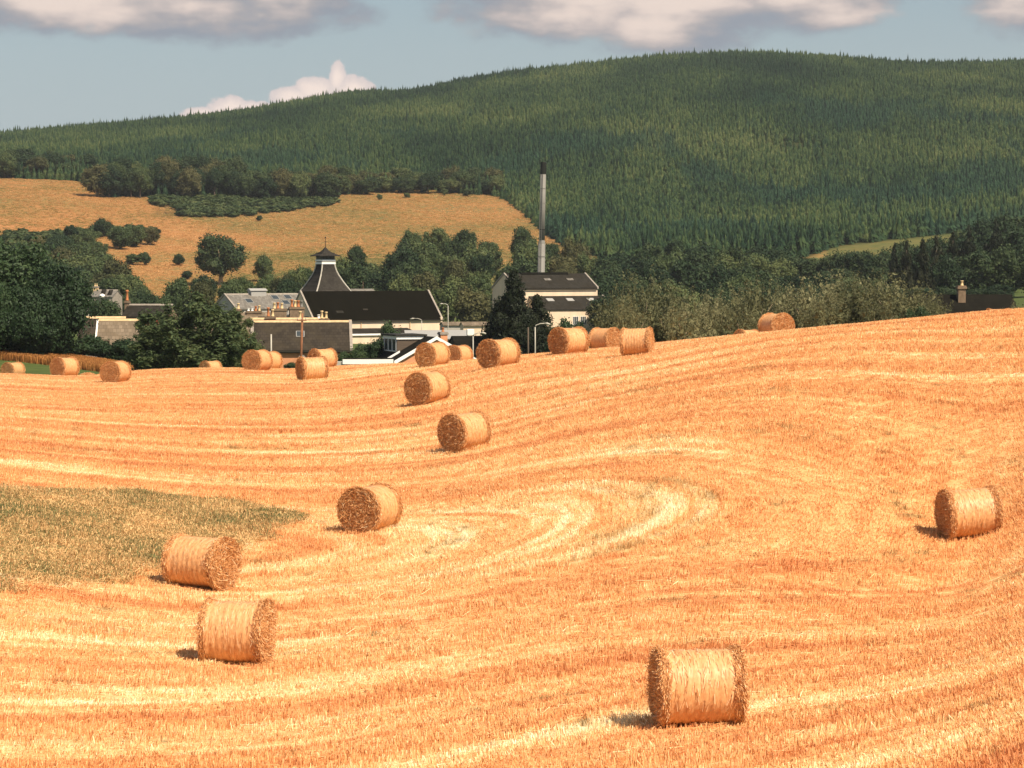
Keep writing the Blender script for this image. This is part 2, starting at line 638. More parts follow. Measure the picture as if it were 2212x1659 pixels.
slate('slate_brown', (0.042, 0.034, 0.026), (0.060, 0.047, 0.030), .5)
slate('slate_dark', (0.011, 0.010, 0.007), (0.008, 0.0075, 0.005), .6)
slate('slate_grey', (0.030, 0.027, 0.022), (0.022, 0.018, 0.011), .7)
slate('slate_light', (0.19, 0.175, 0.155), (0.13, 0.115, 0.095), .6)
slate('stone_slate', (0.20, 0.155, 0.11), (0.14, 0.105, 0.068), .6, .34)
slate('kiln_slate', (0.034, 0.030, 0.025), (0.055, 0.048, 0.040), .5, .25)


def leaf_mat(name, c0, c1, c2, trans=.25, spec=.15, clump=.35):
    m, t = new_mat(name)
    r = t.island()
    n = t.noise(t.pos(), clump, 3.0, .6)
    f = t.m('ADD', t.m('MULTIPLY', r, .30), t.m('ADD', t.m('MULTIPLY', t.m('SUBTRACT', n, .5), 1.1), t.m('ADD', .08, t.m('MULTIPLY', t.orand(), .5))))
    c = t.ramp(f, [(0.1, c0), (0.5, c1), (0.9, c2)])
    t.surf(c, .6, spec, trans=trans)
    M[name] = m


leaf_mat('leaf_green', (0.030, 0.052, 0.022), (0.072, 0.104, 0.040), (0.150, 0.170, 0.064))
leaf_mat('leaf_deep', (0.016, 0.034, 0.016), (0.034, 0.060, 0.026), (0.075, 0.100, 0.040))  # dark leaves; on the right-hand wood this colour also stands in for cloud shade
leaf_mat('leaf_olive', (0.044, 0.054, 0.022), (0.092, 0.094, 0.038), (0.160, 0.145, 0.060))
leaf_mat('leaf_willow', (0.085, 0.092, 0.044), (0.165, 0.165, 0.080), (0.26, 0.24, 0.125), clump=.8)
leaf_mat('leaf_olive_near', (0.026, 0.046, 0.020), (0.064, 0.092, 0.036), (0.150, 0.165, 0.068), clump=.9)
leaf_mat('leaf_sycamore', (0.016, 0.036, 0.014), (0.034, 0.066, 0.024), (0.075, 0.115, 0.042), .3, .3)
leaf_mat('needle_dark', (0.008, 0.013, 0.006), (0.014, 0.020, 0.008), (0.035, 0.036, 0.015), .1)


def forest_mat():
    m, t = new_mat('needle_plantation')
    p = t.pos()
    x, y, z = t.sep(p)
    wv = t.comb(t.m('MULTIPLY', x, .010), t.m('MULTIPLY', y, .0042), 0.0)
    n = t.noise(wv, 1.0, 5.0, .62)
    nb = t.noise(t.comb(t.m('MULTIPLY', x, .016), t.m('MULTIPLY', y, .0065), 4.0), 1.0, 4.0, .6)
    old = t.ss(y, 1480, 1640)                                  # the upper, older block is plainer
    f = t.m('ADD', t.m('MULTIPLY', t.orand(), .42), t.m('MULTIPLY', t.m('SUBTRACT', n, .5), 2.5))
    f = t.m('ADD', f, t.m('MULTIPLY', t.island(), .36))
    f = t.m('SUBTRACT', f, t.m('MULTIPLY', old, .10))
    c = t.ramp(t.m('ADD', f, .14), [(0.05, (0.009, 0.027, 0.015)), (0.40, (0.026, 0.055, 0.023)), (0.75, (0.064, 0.095, 0.032)),
                                     (1.0, (0.108, 0.130, 0.048))])
    stand = t.m('MULTIPLY', t.ss(nb, .53, .575), t.m('SUBTRACT', 1.0, old))
    c2 = t.ramp(t.m('ADD', t.m('MULTIPLY', t.orand(), .5), t.m('MULTIPLY', t.island(), .5)), [(0.1, (0.008, 0.028, 0.019)), (0.9, (0.030, 0.070, 0.038))])
    c = t.mix(t.m('MULTIPLY', stand, .85), c, c2)
    t.surf(c, .7, .1, trans=.15)
    M['needle_plantation'] = m


forest_mat()


def bale_mats():
    # net-wrapped round side
    m, t = new_mat('bale_wrap')
    o = t.obj()
    x, y, z = t.sep(o)
    ang = t.m('ARCTAN2', t.m('SUBTRACT', z, .625), y)
    n1 = t.noise(t.comb(t.m('MULTIPLY', x, 75.0), t.m('MULTIPLY', ang, 3.0), t.orand()), 1.0, 3.0, .65)
    n2 = t.noise(t.comb(t.m('MULTIPLY', x, 9.0), t.m('MULTIPLY', ang, .8), 7.0), 1.0, 3.0, .6)
    n3 = t.noise(t.comb(t.m('MULTIPLY', x, 34.0), t.m('MULTIPLY', ang, 7.0), 3.0), 1.0, 2.0, .6)
    ring = t.m('SINE', t.m('MULTIPLY', x, 48.0))
    f = t.m('ADD', t.m('MULTIPLY', n1, .40), t.m('ADD', t.m('MULTIPLY', n2, .25), t.m('ADD', t.m('MULTIPLY', n3, .35), t.m('MULTIPLY', ring, .018))))
    c = t.ramp(f, [(0.30, (0.46, 0.19, 0.072)), (0.45, (0.61, 0.30, 0.122)), (0.58, (0.71, 0.40, 0.18)), (0.74, (0.86, 0.60, 0.34))])
    t.surf(c, .5, .4, bump=f, bstr=.4, bdist=.02)
    M['bale_wrap'] = m
    # loose straw
    m, t = new_mat('bale_straw')
    c = t.ramp(t.island(), [(0.0, (0.46, 0.20, 0.075)), (0.4, (0.72, 0.36, 0.14)), (0.8, (0.82, 0.48, 0.21)), (1.0, (0.92, 0.72, 0.44))])
    t.surf(c, .6, .25, trans=.15)
    M['bale_straw'] = m
    m, t = new_mat('bale_wisp')
    c = t.ramp(t.island(), [(0.0, (0.50, 0.24, 0.09)), (0.6, (0.76, 0.45, 0.21)), (1.0, (0.90, 0.70, 0.44))])
    t.surf(c, .5, .3, trans=.15)
    M['bale_wisp'] = m
    # coiled end of packed straw
    m, t = new_mat('bale_core')
    o = t.obj()
    x, y, z = t.sep(o)
    zz = t.m('SUBTRACT', z, .625)
    rr = t.m('SQRT', t.m('ADD', t.m('MULTIPLY', y, y), t.m('MULTIPLY', zz, zz)))
    an = t.m('ARCTAN2', zz, y)
    n = t.noise(t.comb(t.m('MULTIPLY', rr, 26.0), t.m('MULTIPLY', an, 2.5), t.m('ADD', x, t.orand())), 1.0, 4.0, .7)
    n2 = t.noise(o, 20.0, 3.0, .7)
    f = t.m('ADD', t.m('MULTIPLY', n, .6), t.m('MULTIPLY', n2, .4))
    c = t.ramp(f, [(0.32, (0.26, 0.10, 0.036)), (0.44, (0.62, 0.285, 0.105)), (0.58, (0.76, 0.42, 0.17)), (0.7, (0.86, 0.57, 0.28))])
    t.surf(c, .8, .15, bump=f, bstr=.9, bdist=.06)
    M['bale_core'] = m


bale_mats()


def land_mats():
    m, t = new_mat('land')
    p = t.pos()
    at = t.n('ShaderNodeAttribute', attribute_name='gold').outputs['Fac']
    wd = t.n('ShaderNodeAttribute', attribute_name='wood').outputs['Fac']
    n1 = t.noise(p, .035, 6.0, .72)
    n2 = t.noise(p, .30, 5.0, .75)
    n0 = t.noise(p, .010, 3.0, .5)
    f = t.m('ADD', t.m('MULTIPLY', n1, .42), t.m('ADD', t.m('MULTIPLY', n2, .33), t.m('MULTIPLY', n0, .25)))
    f = t.m('ADD', f, t.m('MULTIPLY', t.m('SUBTRACT', at, 1.0), .12))
    gold = t.ramp(f, [(0.36, (0.12, 0.12, 0.045)), (0.44, (0.22, 0.16, 0.058)), (0.50, (0.33, 0.175, 0.066)), (0.60, (0.40, 0.185, 0.074)), (0.7, (0.47, 0.24, 0.105))])
    green = t.ramp(n2, [(0.3, (0.05, 0.075, 0.022)), (0.7, (0.10, 0.125, 0.04))])
    dark = t.ramp(n2, [(0.3, (0.018, 0.026, 0.010)), (0.7, (0.05, 0.055, 0.02))])
    c = t.mix(t.ss(at, 0.05, .4), green, gold)
    c = t.mix(wd, c, dark)
    t.surf(c, .95, .05, bump=n2, bstr=.5, bdist=.4)
    M['land'] = m
    m, t = new_mat('rough_grass')
    n = t.noise(t.pos(), .7, 5.0, .7)
    t.surf(t.ramp(n, [(0.3, (0.10, 0.11, 0.04)), (0.5, (0.22, 0.165, 0.06)), (0.7, (0.40, 0.23, 0.085))]), .95, .05)
    M['rough_grass'] = m
    m, t = new_mat('grass_blade')
    n = t.noise(t.pos(), .22, 5.0, .7)
    f = t.m('ADD', t.m('MULTIPLY', t.island(), .42), t.m('MULTIPLY', n, .74))
    t.surf(t.ramp(f, [(0.32, (0.14, 0.17, 0.066)), (0.46, (0.29, 0.25, 0.105)), (0.56, (0.54, 0.34, 0.145)), (0.72, (0.86, 0.57, 0.27))]), .7, .15, trans=.25)
    M['grass_blade'] = m
    m, t = new_mat('hill_grass')
    p = t.pos()
    n = t.noise(p, .014, 4.0, .6)
    f = t.m('ADD', t.m('MULTIPLY', t.orand(), .24), t.m('MULTIPLY', n, .85))
    gx, gy, gz = t.sep(p)
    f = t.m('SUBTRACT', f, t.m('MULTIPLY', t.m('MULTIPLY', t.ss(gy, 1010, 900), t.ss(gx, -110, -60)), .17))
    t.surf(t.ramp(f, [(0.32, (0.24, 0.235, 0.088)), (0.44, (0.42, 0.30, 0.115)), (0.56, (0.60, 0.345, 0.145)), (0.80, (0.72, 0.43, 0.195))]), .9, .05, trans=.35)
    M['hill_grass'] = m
    m, t = new_mat('barley')
    n = t.noise(t.pos(), .5, 4.0, .65)
    t.surf(t.ramp(t.m('ADD', t.m('MULTIPLY', t.island(), .5), t.m('MULTIPLY', n, .5)), [(0.3, (0.30, 0.12, 0.036)), (0.7, (0.58, 0.28, 0.09))]), .8, .1, trans=.2)
    M['barley'] = m


land_mats()

# ------------------------------------------------------------------ the ground
def grid_mesh(name, us, ds, mat):
    U, D = np.meshgrid(us, ds)
    v = ground_pts(U.ravel(), D.ravel())
    nu, nd = len(us), len(ds)
    i = np.arange(nu * nd).reshape(nd, nu)
    f = np.stack([i[:-1, :-1], i[:-1, 1:], i[1:, 1:], i[1:, :-1]], -1).reshape(-1, 4)
    return mesh_np(name, v, f, mat, True), U.ravel(), D.ravel(), v


DJ = 214.0
field_me, *_ = grid_mesh('stubble_field', np.linspace(-1900, 4100, 200), np.concatenate([[24, 28, 32], np.linspace(36, DJ, 200)]), M['field'])
structure(link('stubble_field', field_me))

# forest edge: distance at which the plantation starts, column by column
FE_U = [-700, 0, 190, 215, 330, 520, 700, 900, 1080, 1130, 1200, 1300, 1500, 1700, 1810, 2085, 2212, 2900]
FE_V = [385, 385, 395, 428, 428, 432, 425, 412, 425, 462, 526, 562, 575, 575, 532, 502, 484, 430]


def forest_start(u):
    v = np.interp(u, FE_U, FE_V)
    dd = np.linspace(800, 1500, 160)
    us = np.linspace(-700, 2900, 121)
    if not hasattr(forest_start, 'tab'):
        tab = []
        for uu in us:
            vv = ground_v(np.full(160, uu), dd)
            target = np.interp(uu, FE_U, FE_V)
            ok = vv <= target
            tab.append(dd[int(np.argmax(ok))] if ok.any() else 1500)
        forest_start.tab = np.array(tab)
    return np.interp(u, us, forest_start.tab)


def bump(x, a, b, w):
    return np.clip((x - a) / w, 0, 1) * np.clip((b - x) / w, 0, 1)


land_me, U, D, V = grid_mesh('hill', np.linspace(-1900, 4100, 300), np.concatenate([np.linspace(DJ, 320, 50), np.geomspace(324, 1250, 150), np.geomspace(1260, 2700, 70)]), M['land'])
vrow = ground_v(U, D)
gold = np.clip((D - 700) / 60, 0, 1)
gold = np.where((D > 700), np.maximum(gold, 0), gold)
gold *= 0.55 + 0.45 * np.clip((430 - U + (D - 980) * .6) / 200 + .35, 0, 1)
wood = np.clip((D - forest_start(U)) / 25 + .5, 0, 1)
# scrub tongue below the left-hand wood, and the strip of pasture at the right
scr = bump(U, 325, 725, 60) * bump(vrow, 418 - (U - 500) * .02, 470 - np.maximum(U - 520, 0) * .13, 8)
scr = np.maximum(scr, bump(U, 20, 150, 20) * bump(vrow, 506, 526, 5))
wood = np.maximum(wood, np.clip(scr * 1.6, 0, 1) * .9)
gold = np.where((U > 1780) & (D > 700), 0.20, gold)
for nm, arr in (('gold', gold), ('wood', wood)):
    a = land_me.attributes.new(nm, 'FLOAT', 'POINT')
    a.data.foreach_set('value', arr.astype('f'))
structure(link('hill', land_me))


# ------------------------------------------------------------------ scattering of uncountable stuff
def scatter(name, label, cat, pts, rots, scl, protos):
    """one object; instances of the prototype meshes on its points"""
    me = bpy.data.meshes.new(name)
    me.vertices.add(len(pts)); me.vertices.foreach_set('co', np.asarray(pts, 'f').ravel())
    a = me.attributes.new('rot', 'FLOAT_VECTOR', 'POINT'); a.data.foreach_set('vector', np.asarray(rots, 'f').ravel())
    a = me.attributes.new('scl', 'FLOAT_VECTOR', 'POINT'); a.data.foreach_set('vector', np.asarray(scl, 'f').ravel())
    rng = np.random.default_rng(len(pts))
    a = me.attributes.new('pick', 'INT', 'POINT'); a.data.foreach_set('value', rng.integers(0, len(protos), len(pts)).astype('i'))
    me.update()
    o = link(name, me)
    tag(o, label, cat, kind='stuff')
    c = bpy.data.collections.new(name + '_pieces')
    for k, pm in enumerate(protos):
        c.objects.link(bpy.data.objects.new(f'{name}_piece', pm))
    g = bpy.data.node_groups.new(name + '_scatter', 'GeometryNodeTree')
    g.interface.new_socket('Geometry', in_out='INPUT', socket_type='NodeSocketGeometry')
    g.interface.new_socket('Geometry', in_out='OUTPUT', socket_type='NodeSocketGeometry')
    gi = g.nodes.new('NodeGroupInput'); go = g.nodes.new('NodeGroupOutput')
    iop = g.nodes.new('GeometryNodeInstanceOnPoints')
    ci = g.nodes.new('GeometryNodeCollectionInfo')
    ci.inputs['Collection'].default_value = c
    ci.inputs['Separate Children'].default_value = True
    ci.inputs['Reset Children'].default_value = True

    def attr(nm, typ):
        n = g.nodes.new('GeometryNodeInputNamedAttribute'); n.data_type = typ
        n.inputs['Name'].default_value = nm
        return n.outputs['Attribute']
    L = g.links.new
    L(gi.outputs[0], iop.inputs['Points'])
    L(ci.outputs[0], iop.inputs['Instance'])
    iop.inputs['Pick Instance'].default_value = True
    L(attr('pick', 'INT'), iop.inputs['Instance Index'])
    L(attr('rot', 'FLOAT_VECTOR'), iop.inputs['Rotation'])
    L(attr('scl', 'FLOAT_VECTOR'), iop.inputs['Scale'])
    L(iop.outputs[0], go.inputs[0])
    md = o.modifiers.new('scatter', 'NODES')
    md.node_group = g
    return o


def blades(n, half, h0, h1, w, rng, lean=.25, rows=None, lying=0, mat=None, name='blades'):
    x = rng.uniform(-half, half, n)
    y = rng.uniform(-half, half, n)
    if rows:
        y = np.round(y / rows) * rows + rng.normal(0, rows * .27, n)
    h = rng.uniform(h0, h1, n)
    th = rng.uniform(0, 2 * np.pi, n)
    base = np.c_[x, y, np.full(n, -.02)]
    ln = rng.normal(0, lean, (n, 2))
    up = unit(np.c_[ln, np.ones(n)])
    side = np.c_[np.cos(th), np.sin(th), np.zeros(n)] * (w * rng.uniform(.6, 1.4, n))[:, None]
    cen = base + up * (h / 2)[:, None]
    v, f = quads_mesh('', cen, side, up * (h / 2)[:, None], None)
    if lying:
        x = rng.uniform(-half, half, lying); y = rng.uniform(-half, half, lying)
        th = rng.normal(0, .7, lying)
        L_ = rng.uniform(.05, .16, lying)
        ax = np.c_[np.cos(th), np.sin(th), rng.normal(0, .18, lying)] * L_[:, None]
        sd = np.c_[-np.sin(th), np.cos(th), np.full(lying, .5)] * (w * 1.1)
        v2, f2 = quads_mesh('', np.c_[x, y, rng.uniform(.02, .09, lying)], ax, sd, None)
        f = np.r_[f, f2 + len(v)]; v = np.r_[v, v2]
    return mesh_np(name, v, f, mat)


PATCH = [(-60, 78), (-40, 78), (-20, 78.5), (-14.5, 79.6), (-11.2, 82.2), (-8.8, 81.8), (-7.4, 80.8), (-6.7, 79.8), (-6.5, 78.6), (-6.9, 76.6), (-8.0, 70.4), (-9.3, 67.2), (-11.1, 61.6), (-15, 56), (-60, 40)]


def patch_depth(x, y):
    """how far inside the unmown wedge (metres, negative outside)"""
    x = np.asarray(x, float); y = np.asarray(y, float)
    dmin = np.full(x.shape, 1e9); ins = np.zeros(x.shape, bool)
    n = len(PATCH)
    for i in range(n):
        (ax, ay), (bx, by) = PATCH[i], PATCH[(i + 1) % n]
        t = np.clip(((x - ax) * (bx - ax) + (y - ay) * (by - ay)) / ((bx - ax) ** 2 + (by - ay) ** 2), 0, 1)
        dmin = np.minimum(dmin, np.hypot(x - ax - t * (bx - ax), y - ay - t * (by - ay)))
        c = ((ay > y) != (by > y)) & (x < (bx - ax) * (y - ay) / ((by - ay) if by != ay else 1e-9) + ax)
        ins ^= c
    return np.where(ins, dmin, -dmin)


def in_patch(x, y, grow=0.0):
    w = 0.30 * np.sin(x * 1.9) + .25 * np.sin(x * 4.3 + 1) + .25 * np.sin(y * 3.7) + .15 * np.sin(x * 9 + y * 7)
    return patch_depth(x, y) + .45 * w + grow > 0


def ground_tilt(x, y):
    e = .6
    z0 = ground_z(x, y)
    gx = (ground_z(x + e, y) - z0) / e
    gy = (ground_z(x, y + e) - z0) / e
    return z0, gx, gy


def eulers(yaw, gx, gy):
    """per-point euler that yaws by yaw and lays the piece on the slope"""
    n = np.c_[-gx, -gy, np.ones_like(gx)]; n = unit(n)
    X = np.c_[np.cos(yaw), np.sin(yaw), np.zeros_like(yaw)]
    X = unit(X - n * (X * n).sum(1, keepdims=True))
    Y = np.cross(n, X)
    # XYZ euler of matrix with columns X, Y, n
    ry = np.arcsin(np.clip(-X[:, 2], -1, 1))
    rx = np.arctan2(Y[:, 2], n[:, 2])
    rz = np.arctan2(X[:, 1], X[:, 0])
    return np.c_[rx, ry, rz]


def make_stubble():
    rng = np.random.default_rng(4)
    step = 1.0
    P = []
    y = 33.5
    k = 0
    while y < 198:
        xa = (-420 - CU) / F * y; xb = (2632 - CU) / F * y
        xs = np.arange(xa, xb, step) + (k % 2) * step / 2
        P.append(np.c_[xs, np.full(len(xs), y)])
        y += step; k += 1
    P = np.concatenate(P)
    P += rng.uniform(-.15, .15, P.shape)
    P = P[~in_patch(P[:, 0], P[:, 1], -.7)]
    x, y = P[:, 0], P[:, 1]
    z, gx, gy = ground_tilt(x, y)
    e = .3
    px = (phi(x + e, y) - phi(x - e, y)); py = (phi(x, y + e) - phi(x, y - e))
    yaw = np.arctan2(px, -py)
    flip = rng.integers(0, 2, len(x)) * np.pi
    rot = eulers(yaw + flip + rng.normal(0, .04, len(x)), gx, gy)
    s = rng.uniform(.9, 1.15, (len(x), 1)) * np.ones((1, 3))
    s[:, 2] *= np.clip(.75 + .25 * np.sin(phi(x, y) * 1.3), .5, 1.1)
    protos = [blades(460, .56, .07, .16, .0052, rng, .16, .14, 34, M['stalk'], 'stubble_tuft') for _ in range(5)]
    scatter('stubble', 'short golden straw stubble standing in rows over the whole field', 'stubble', np.c_[x, y, z], rot, s, protos)


make_stubble()


def make_patch():
    us = np.linspace(-500, 700, 150); ds = np.linspace(52, 86, 150)
    U, D = np.meshgrid(us, ds)
    v = ground_pts(U.ravel(), D.ravel())
    v[:, 2] += .03
    nu = len(us)
    i = np.arange(len(v)).reshape(len(ds), nu)
    f = np.stack([i[:-1, :-1], i[:-1, 1:], i[1:, 1:], i[1:, :-1]], -1).reshape(-1, 4)
    c = v[f].mean(1)
    f = f[in_patch(c[:, 0], c[:, 1], -.45)]
    o = link('grass_ground', mesh_np('grass_ground', v, f, M['rough_grass'], True))
    structure(o)
    rng = np.random.default_rng(7)
    n = 3300
    x = rng.uniform(-19, -5, n * 2); y = rng.uniform(55, 85, n * 2)
    dp = patch_depth(x, y)
    k = dp + rng.normal(0, .45, n * 2) > -.1; x, y = x[k], y[k]
    z, gx, gy = ground_tilt(x, y)
    rot = eulers(rng.uniform(0, 6.28, len(x)), gx, gy)
    big = rng.uniform(.5, 1.25, len(x)) * (.75 + .5 * (np.sin(x * .8 + y * .5) > .1) * rng.random(len(x)))
    s = np.c_[np.ones(len(x)), np.ones(len(x)), big]
    protos = [blades(190, .40, .05, .22, .008, rng, .8, None, 30, M['grass_blade'], 'grass_tuft') for _ in range(4)]
    scatter('grass', 'rough green and brown grass left uncut in an unmown wedge at the left', 'grass', np.c_[x, y, z], rot, s, protos)


make_patch()

# ------------------------------------------------------------------ round straw bales
def bale_meshes(seed):
    rng = np.random.default_rng(seed)
    Rr, L = .625, 1.26
    # wrapped side: waisted under the net, shaggy shoulders
    na, nx = 96, 40
    xs = np.linspace(-L / 2 + .03, L / 2 - .03, nx)
    th = np.linspace(0, 2 * np.pi, na, endpoint=False)
    X, T = np.meshgrid(xs, th, indexing='ij')
    e = np.abs(X) / (L / 2)
    rad = Rr * (.955 + .045 * np.clip((e - .74) / .16, 0, 1)) - .05 * np.clip((e - .93) / .07, 0, 1) ** 2
    rad = rad + .006 * np.sin(X * 48) + .005 * np.sin(3 * T + seed) + rng.normal(0, .004, X.shape)
    v = np.stack([X, rad * np.cos(T), rad * np.sin(T)], -1)
    sag = np.clip(-np.sin(T) - .90, 0, 1) * .22                        # flattened where it rests
    v[..., 2] += sag * Rr
    v = v.reshape(-1, 3)
    i = np.arange(nx * na).reshape(nx, na)
    f = np.stack([i[:-1], i[1:], np.roll(i, -1, 1)[1:], np.roll(i, -1, 1)[:-1]], -1).reshape(-1, 4)[:, ::-1]
    v[:, 2] += Rr
    # stray straws caught in the net
    n = 500
    x = rng.uniform(-.44, .44, n); t = rng.uniform(0, 2 * np.pi, n)
    r = Rr * .958 + .012
    c = np.c_[x, r * np.cos(t), r * np.sin(t) + Rr]
    tan = np.c_[rng.normal(0, .16, n), -np.sin(t), np.cos(t)]
    out = np.c_[np.zeros(n), np.cos(t), np.sin(t)]
    ax = unit(tan + out * rng.normal(0, .10, (n, 1))) * rng.uniform(.03, .09, (n, 1))
    sd = unit(np.cross(ax, out)) * .0045
    v1, f1 = quads_mesh('', c, ax, sd, None)
    side = mesh_np('wrapped_side', np.r_[v, v1], np.r_[f, f1 + len(v)], [M['bale_wrap'], M['bale_wisp']], True, [0] * len(f) + [1] * len(f1))
    ends = []
    for sgn in (-1, 1):
        # packed end: disc with a rough coiled relief
        nr, na2 = 22, 72
        rr = np.linspace(0.001, .575, nr); th = np.linspace(0, 2 * np.pi, na2, endpoint=False)
        A, B = np.meshgrid(rr, th, indexing='ij')
        hgt = .025 * np.cos(A / .6 * 1.4) + .008 * np.sin(A * 47 + B * 2 + 2 * np.sin(3 * B)) + rng.normal(0, .016, A.shape)
        v = np.stack([sgn * (L / 2 - .055 + hgt), A * np.cos(B), A * np.sin(B) + Rr], -1).reshape(-1, 3)
        i = np.arange(nr * na2).reshape(nr, na2)
        f = np.stack([i[:-1], i[1:], np.roll(i, -1, 1)[1:], np.roll(i, -1, 1)[:-1]], -1).reshape(-1, 4)
        if sgn > 0:
            f = f[:, ::-1]
        v[:, 2] = np.maximum(v[:, 2], .02)
        core = mesh_np('straw_end', v, f, M['bale_core'], True)
        # loose straw: coils on the face, shaggy ruff round the rim
        n1, n2 = 3000, 3000
        t = rng.uniform(0, 2 * np.pi, n1); r = Rr * .93 * np.sqrt(rng.random(n1))
        c = np.c_[np.full(n1, 0) + sgn * (L / 2 - .035 + rng.uniform(-.015, .06, n1)), r * np.cos(t), r * np.sin(t) + Rr]
        tan = np.c_[rng.normal(0, .65, n1), -np.sin(t) + rng.normal(0, .55, n1), np.cos(t) + rng.normal(0, .55, n1)]
        ax = unit(tan) * rng.uniform(.04, .14, (n1, 1))
        sd = unit(np.cross(ax, rng.normal(0, 1, (n1, 3)))) * .0042
        va, fa = quads_mesh('', c, ax, sd, None)
        t = rng.uniform(0, 2 * np.pi, n2); xx = L / 2 - np.abs(rng.normal(0, .055, n2)) - .0
        r = Rr * rng.uniform(.965, 1.02, n2)
        c = np.c_[sgn * np.minimum(xx, L / 2 + .02), r * np.cos(t), r * np.sin(t) + Rr]
        out = np.c_[rng.normal(0, .25, n2), np.cos(t), np.sin(t)]
        tan = np.c_[rng.normal(sgn * .25, .4, n2), -np.sin(t), np.cos(t)]
        ax = unit(tan + out * rng.normal(.10, .30, (n2, 1))) * rng.uniform(.04, .13, (n2, 1))
        sd = unit(np.cross(ax, rng.normal(0, 1, (n2, 3)))) * .0045
        vb, fb = quads_mesh('', c, ax, sd, None)
        vv = np.r_[va, vb]; ff = np.r_[fa, fb + len(va)]
        vv[:, 2] = np.maximum(vv[:, 2], .005)
        ends.append((core, mesh_np('loose_straw', vv, ff, M['bale_straw'])))
    return side, ends


BALE_VARIANTS = [bale_meshes(s) for s in (1, 2, 3)]

# column, row of the resting point, diameter (pixels), turn of the axis seen from the camera (+ left end shows), label
BALES = [
    (1507, 1563, 172, 10, 'largest straw bale, nearest of all, alone at the bottom right of the field'),
    (512, 1432, 138, -15, 'straw bale in the left foreground with its right end showing, lower of two neighbours'),
    (435, 1268, 116, -33, 'straw bale beside the point of the uncut grass, its shaggy right end facing out'),
    (800, 1145, 101, 60, 'straw bale with a full brown round end, right of the tip of the uncut grass'),
    (1005, 970, 82, 46, 'straw bale in mid field with dark hollow end, below the bales under the bungalow'),
    (925, 871, 69, 53, 'straw bale just below the bungalow gable, between the crest and mid field'),
    (1078, 794, 63.5, 48, 'shaggy straw bale on the crest right of the bungalow, beside a street lamp'),
    (935, 793, 54, 54, 'straw bale hiding the middle of the bungalow gable, its round end to the left'),
    (990, 788, 44, 54, 'straw bale peeping out behind another in front of the bungalow gable'),
    (1229, 766, 61.5, 42, 'straw bale on the crest below the chimney, leftmost of a row of three'),
    (1308, 757, 50, -42, 'straw bale in the middle of the crest row of three, half hidden'),
    (1377, 768, 60, -12, 'straw bale with a pale wide side, rightmost of the crest row of three'),
    (1677, 731, 55, -58, 'straw bale high on the right crest with a bright round end'),
    (1614, 754, 43, 40, 'straw bale sunk behind the crest left of the bright round-ended one'),
    (2157, 713, 47, 20, 'straw bale of which only the top shows over the crest at far right'),
    (675, 822, 52, 22, 'straw bale below the pink cottage wall, front one of a pair'),
    (697, 797, 45, 36, 'straw bale right behind the front one below the pink cottage wall'),
    (556, 802, 46, 58, 'straw bale left of the pink cottage wall with a broad lit end'),
    (580, 801, 43, 56, 'straw bale touching the back of the broad-ended one by the cottage'),
    (455, 816, 34, 42, 'straw bale half sunk behind the crest under the leafy tree'),
    (250, 827, 47, 62, 'straw bale on the left crest showing nearly its whole round end'),
    (140, 815, 44, 42, 'straw bale in front of the barley strip with a dark speckled end'),
    (28, 817, 36, 50, 'straw bale cut by the left edge of the picture'),
    (2095, 1160, 106, 20, 'straw bale standing alone at the right edge with a black shaded end'),
]


def place_bales():
    for k, (u, v, D, al, lab) in enumerate(BALES):
        d0 = F * 1.25 / D
        dd = np.linspace(d0 * .88, d0 * 1.12, 120)
        vv = ground_v(np.full(120, float(u)), dd)
        d = float(dd[int(np.abs(vv - v).argmin())]) if np.abs(vv - v).min() < 1.5 else d0
        p = PX(u, v, d)
        g = float(ground_pts([u], [d])[0, 2])
        z0, gx, gy = ground_tilt(np.array([p.x]), np.array([d]))
        z = float(z0[0])
        beta = math.degrees(math.atan2(p.x, d))
        yaw = R(al - beta)
        s = D * d / F / 1.25
        e = eulers(np.array([yaw]), gx * .2, gy * .4)[0]
        r = empty('straw_bale', lab, 'straw bale', (p.x, d, z - .02), 0, 'round straw bales on the stubble')
        r.rotation_euler = e
        vr = random.Random(k)
        r.scale = (s * vr.uniform(.95, 1.05), s * vr.uniform(.98, 1.05), s * vr.uniform(.96, 1.01))
        side, ends = BALE_VARIANTS[k % 3]
        link('wrapped_side', side, r)
        for core, loose in ends:
            co = link('straw_end', core, r)
            link('loose_straw', loose, co)


place_bales()


def straw_heap():
    rng = np.random.default_rng(8)
    d = 176.0
    g = ground_pts([190], [d])[0]
    n = 2600
    r = np.sqrt(rng.random(n)); a = rng.uniform(0, 6.28, n)
    c = np.c_[r * np.cos(a) * .62, r * np.sin(a) * .45, .26 * (1 - r ** 2) * rng.random(n) ** .3 + .02]
    ax = unit(rng.normal(0, 1, (n, 3)) * [1, 1, .35]) * rng.uniform(.03, .10, (n, 1))
    sd = unit(np.cross(ax, rng.normal(0, 1, (n, 3)))) * .007
    v, f = quads_mesh('', c, ax, sd, None)
    o = link('straw_heap', mesh_np('straw_heap', v, f, M['bale_straw']), None, tuple(g))
    tag(o, 'low heap of loose straw lying between two bales on the left crest', 'straw heap')


straw_heap()


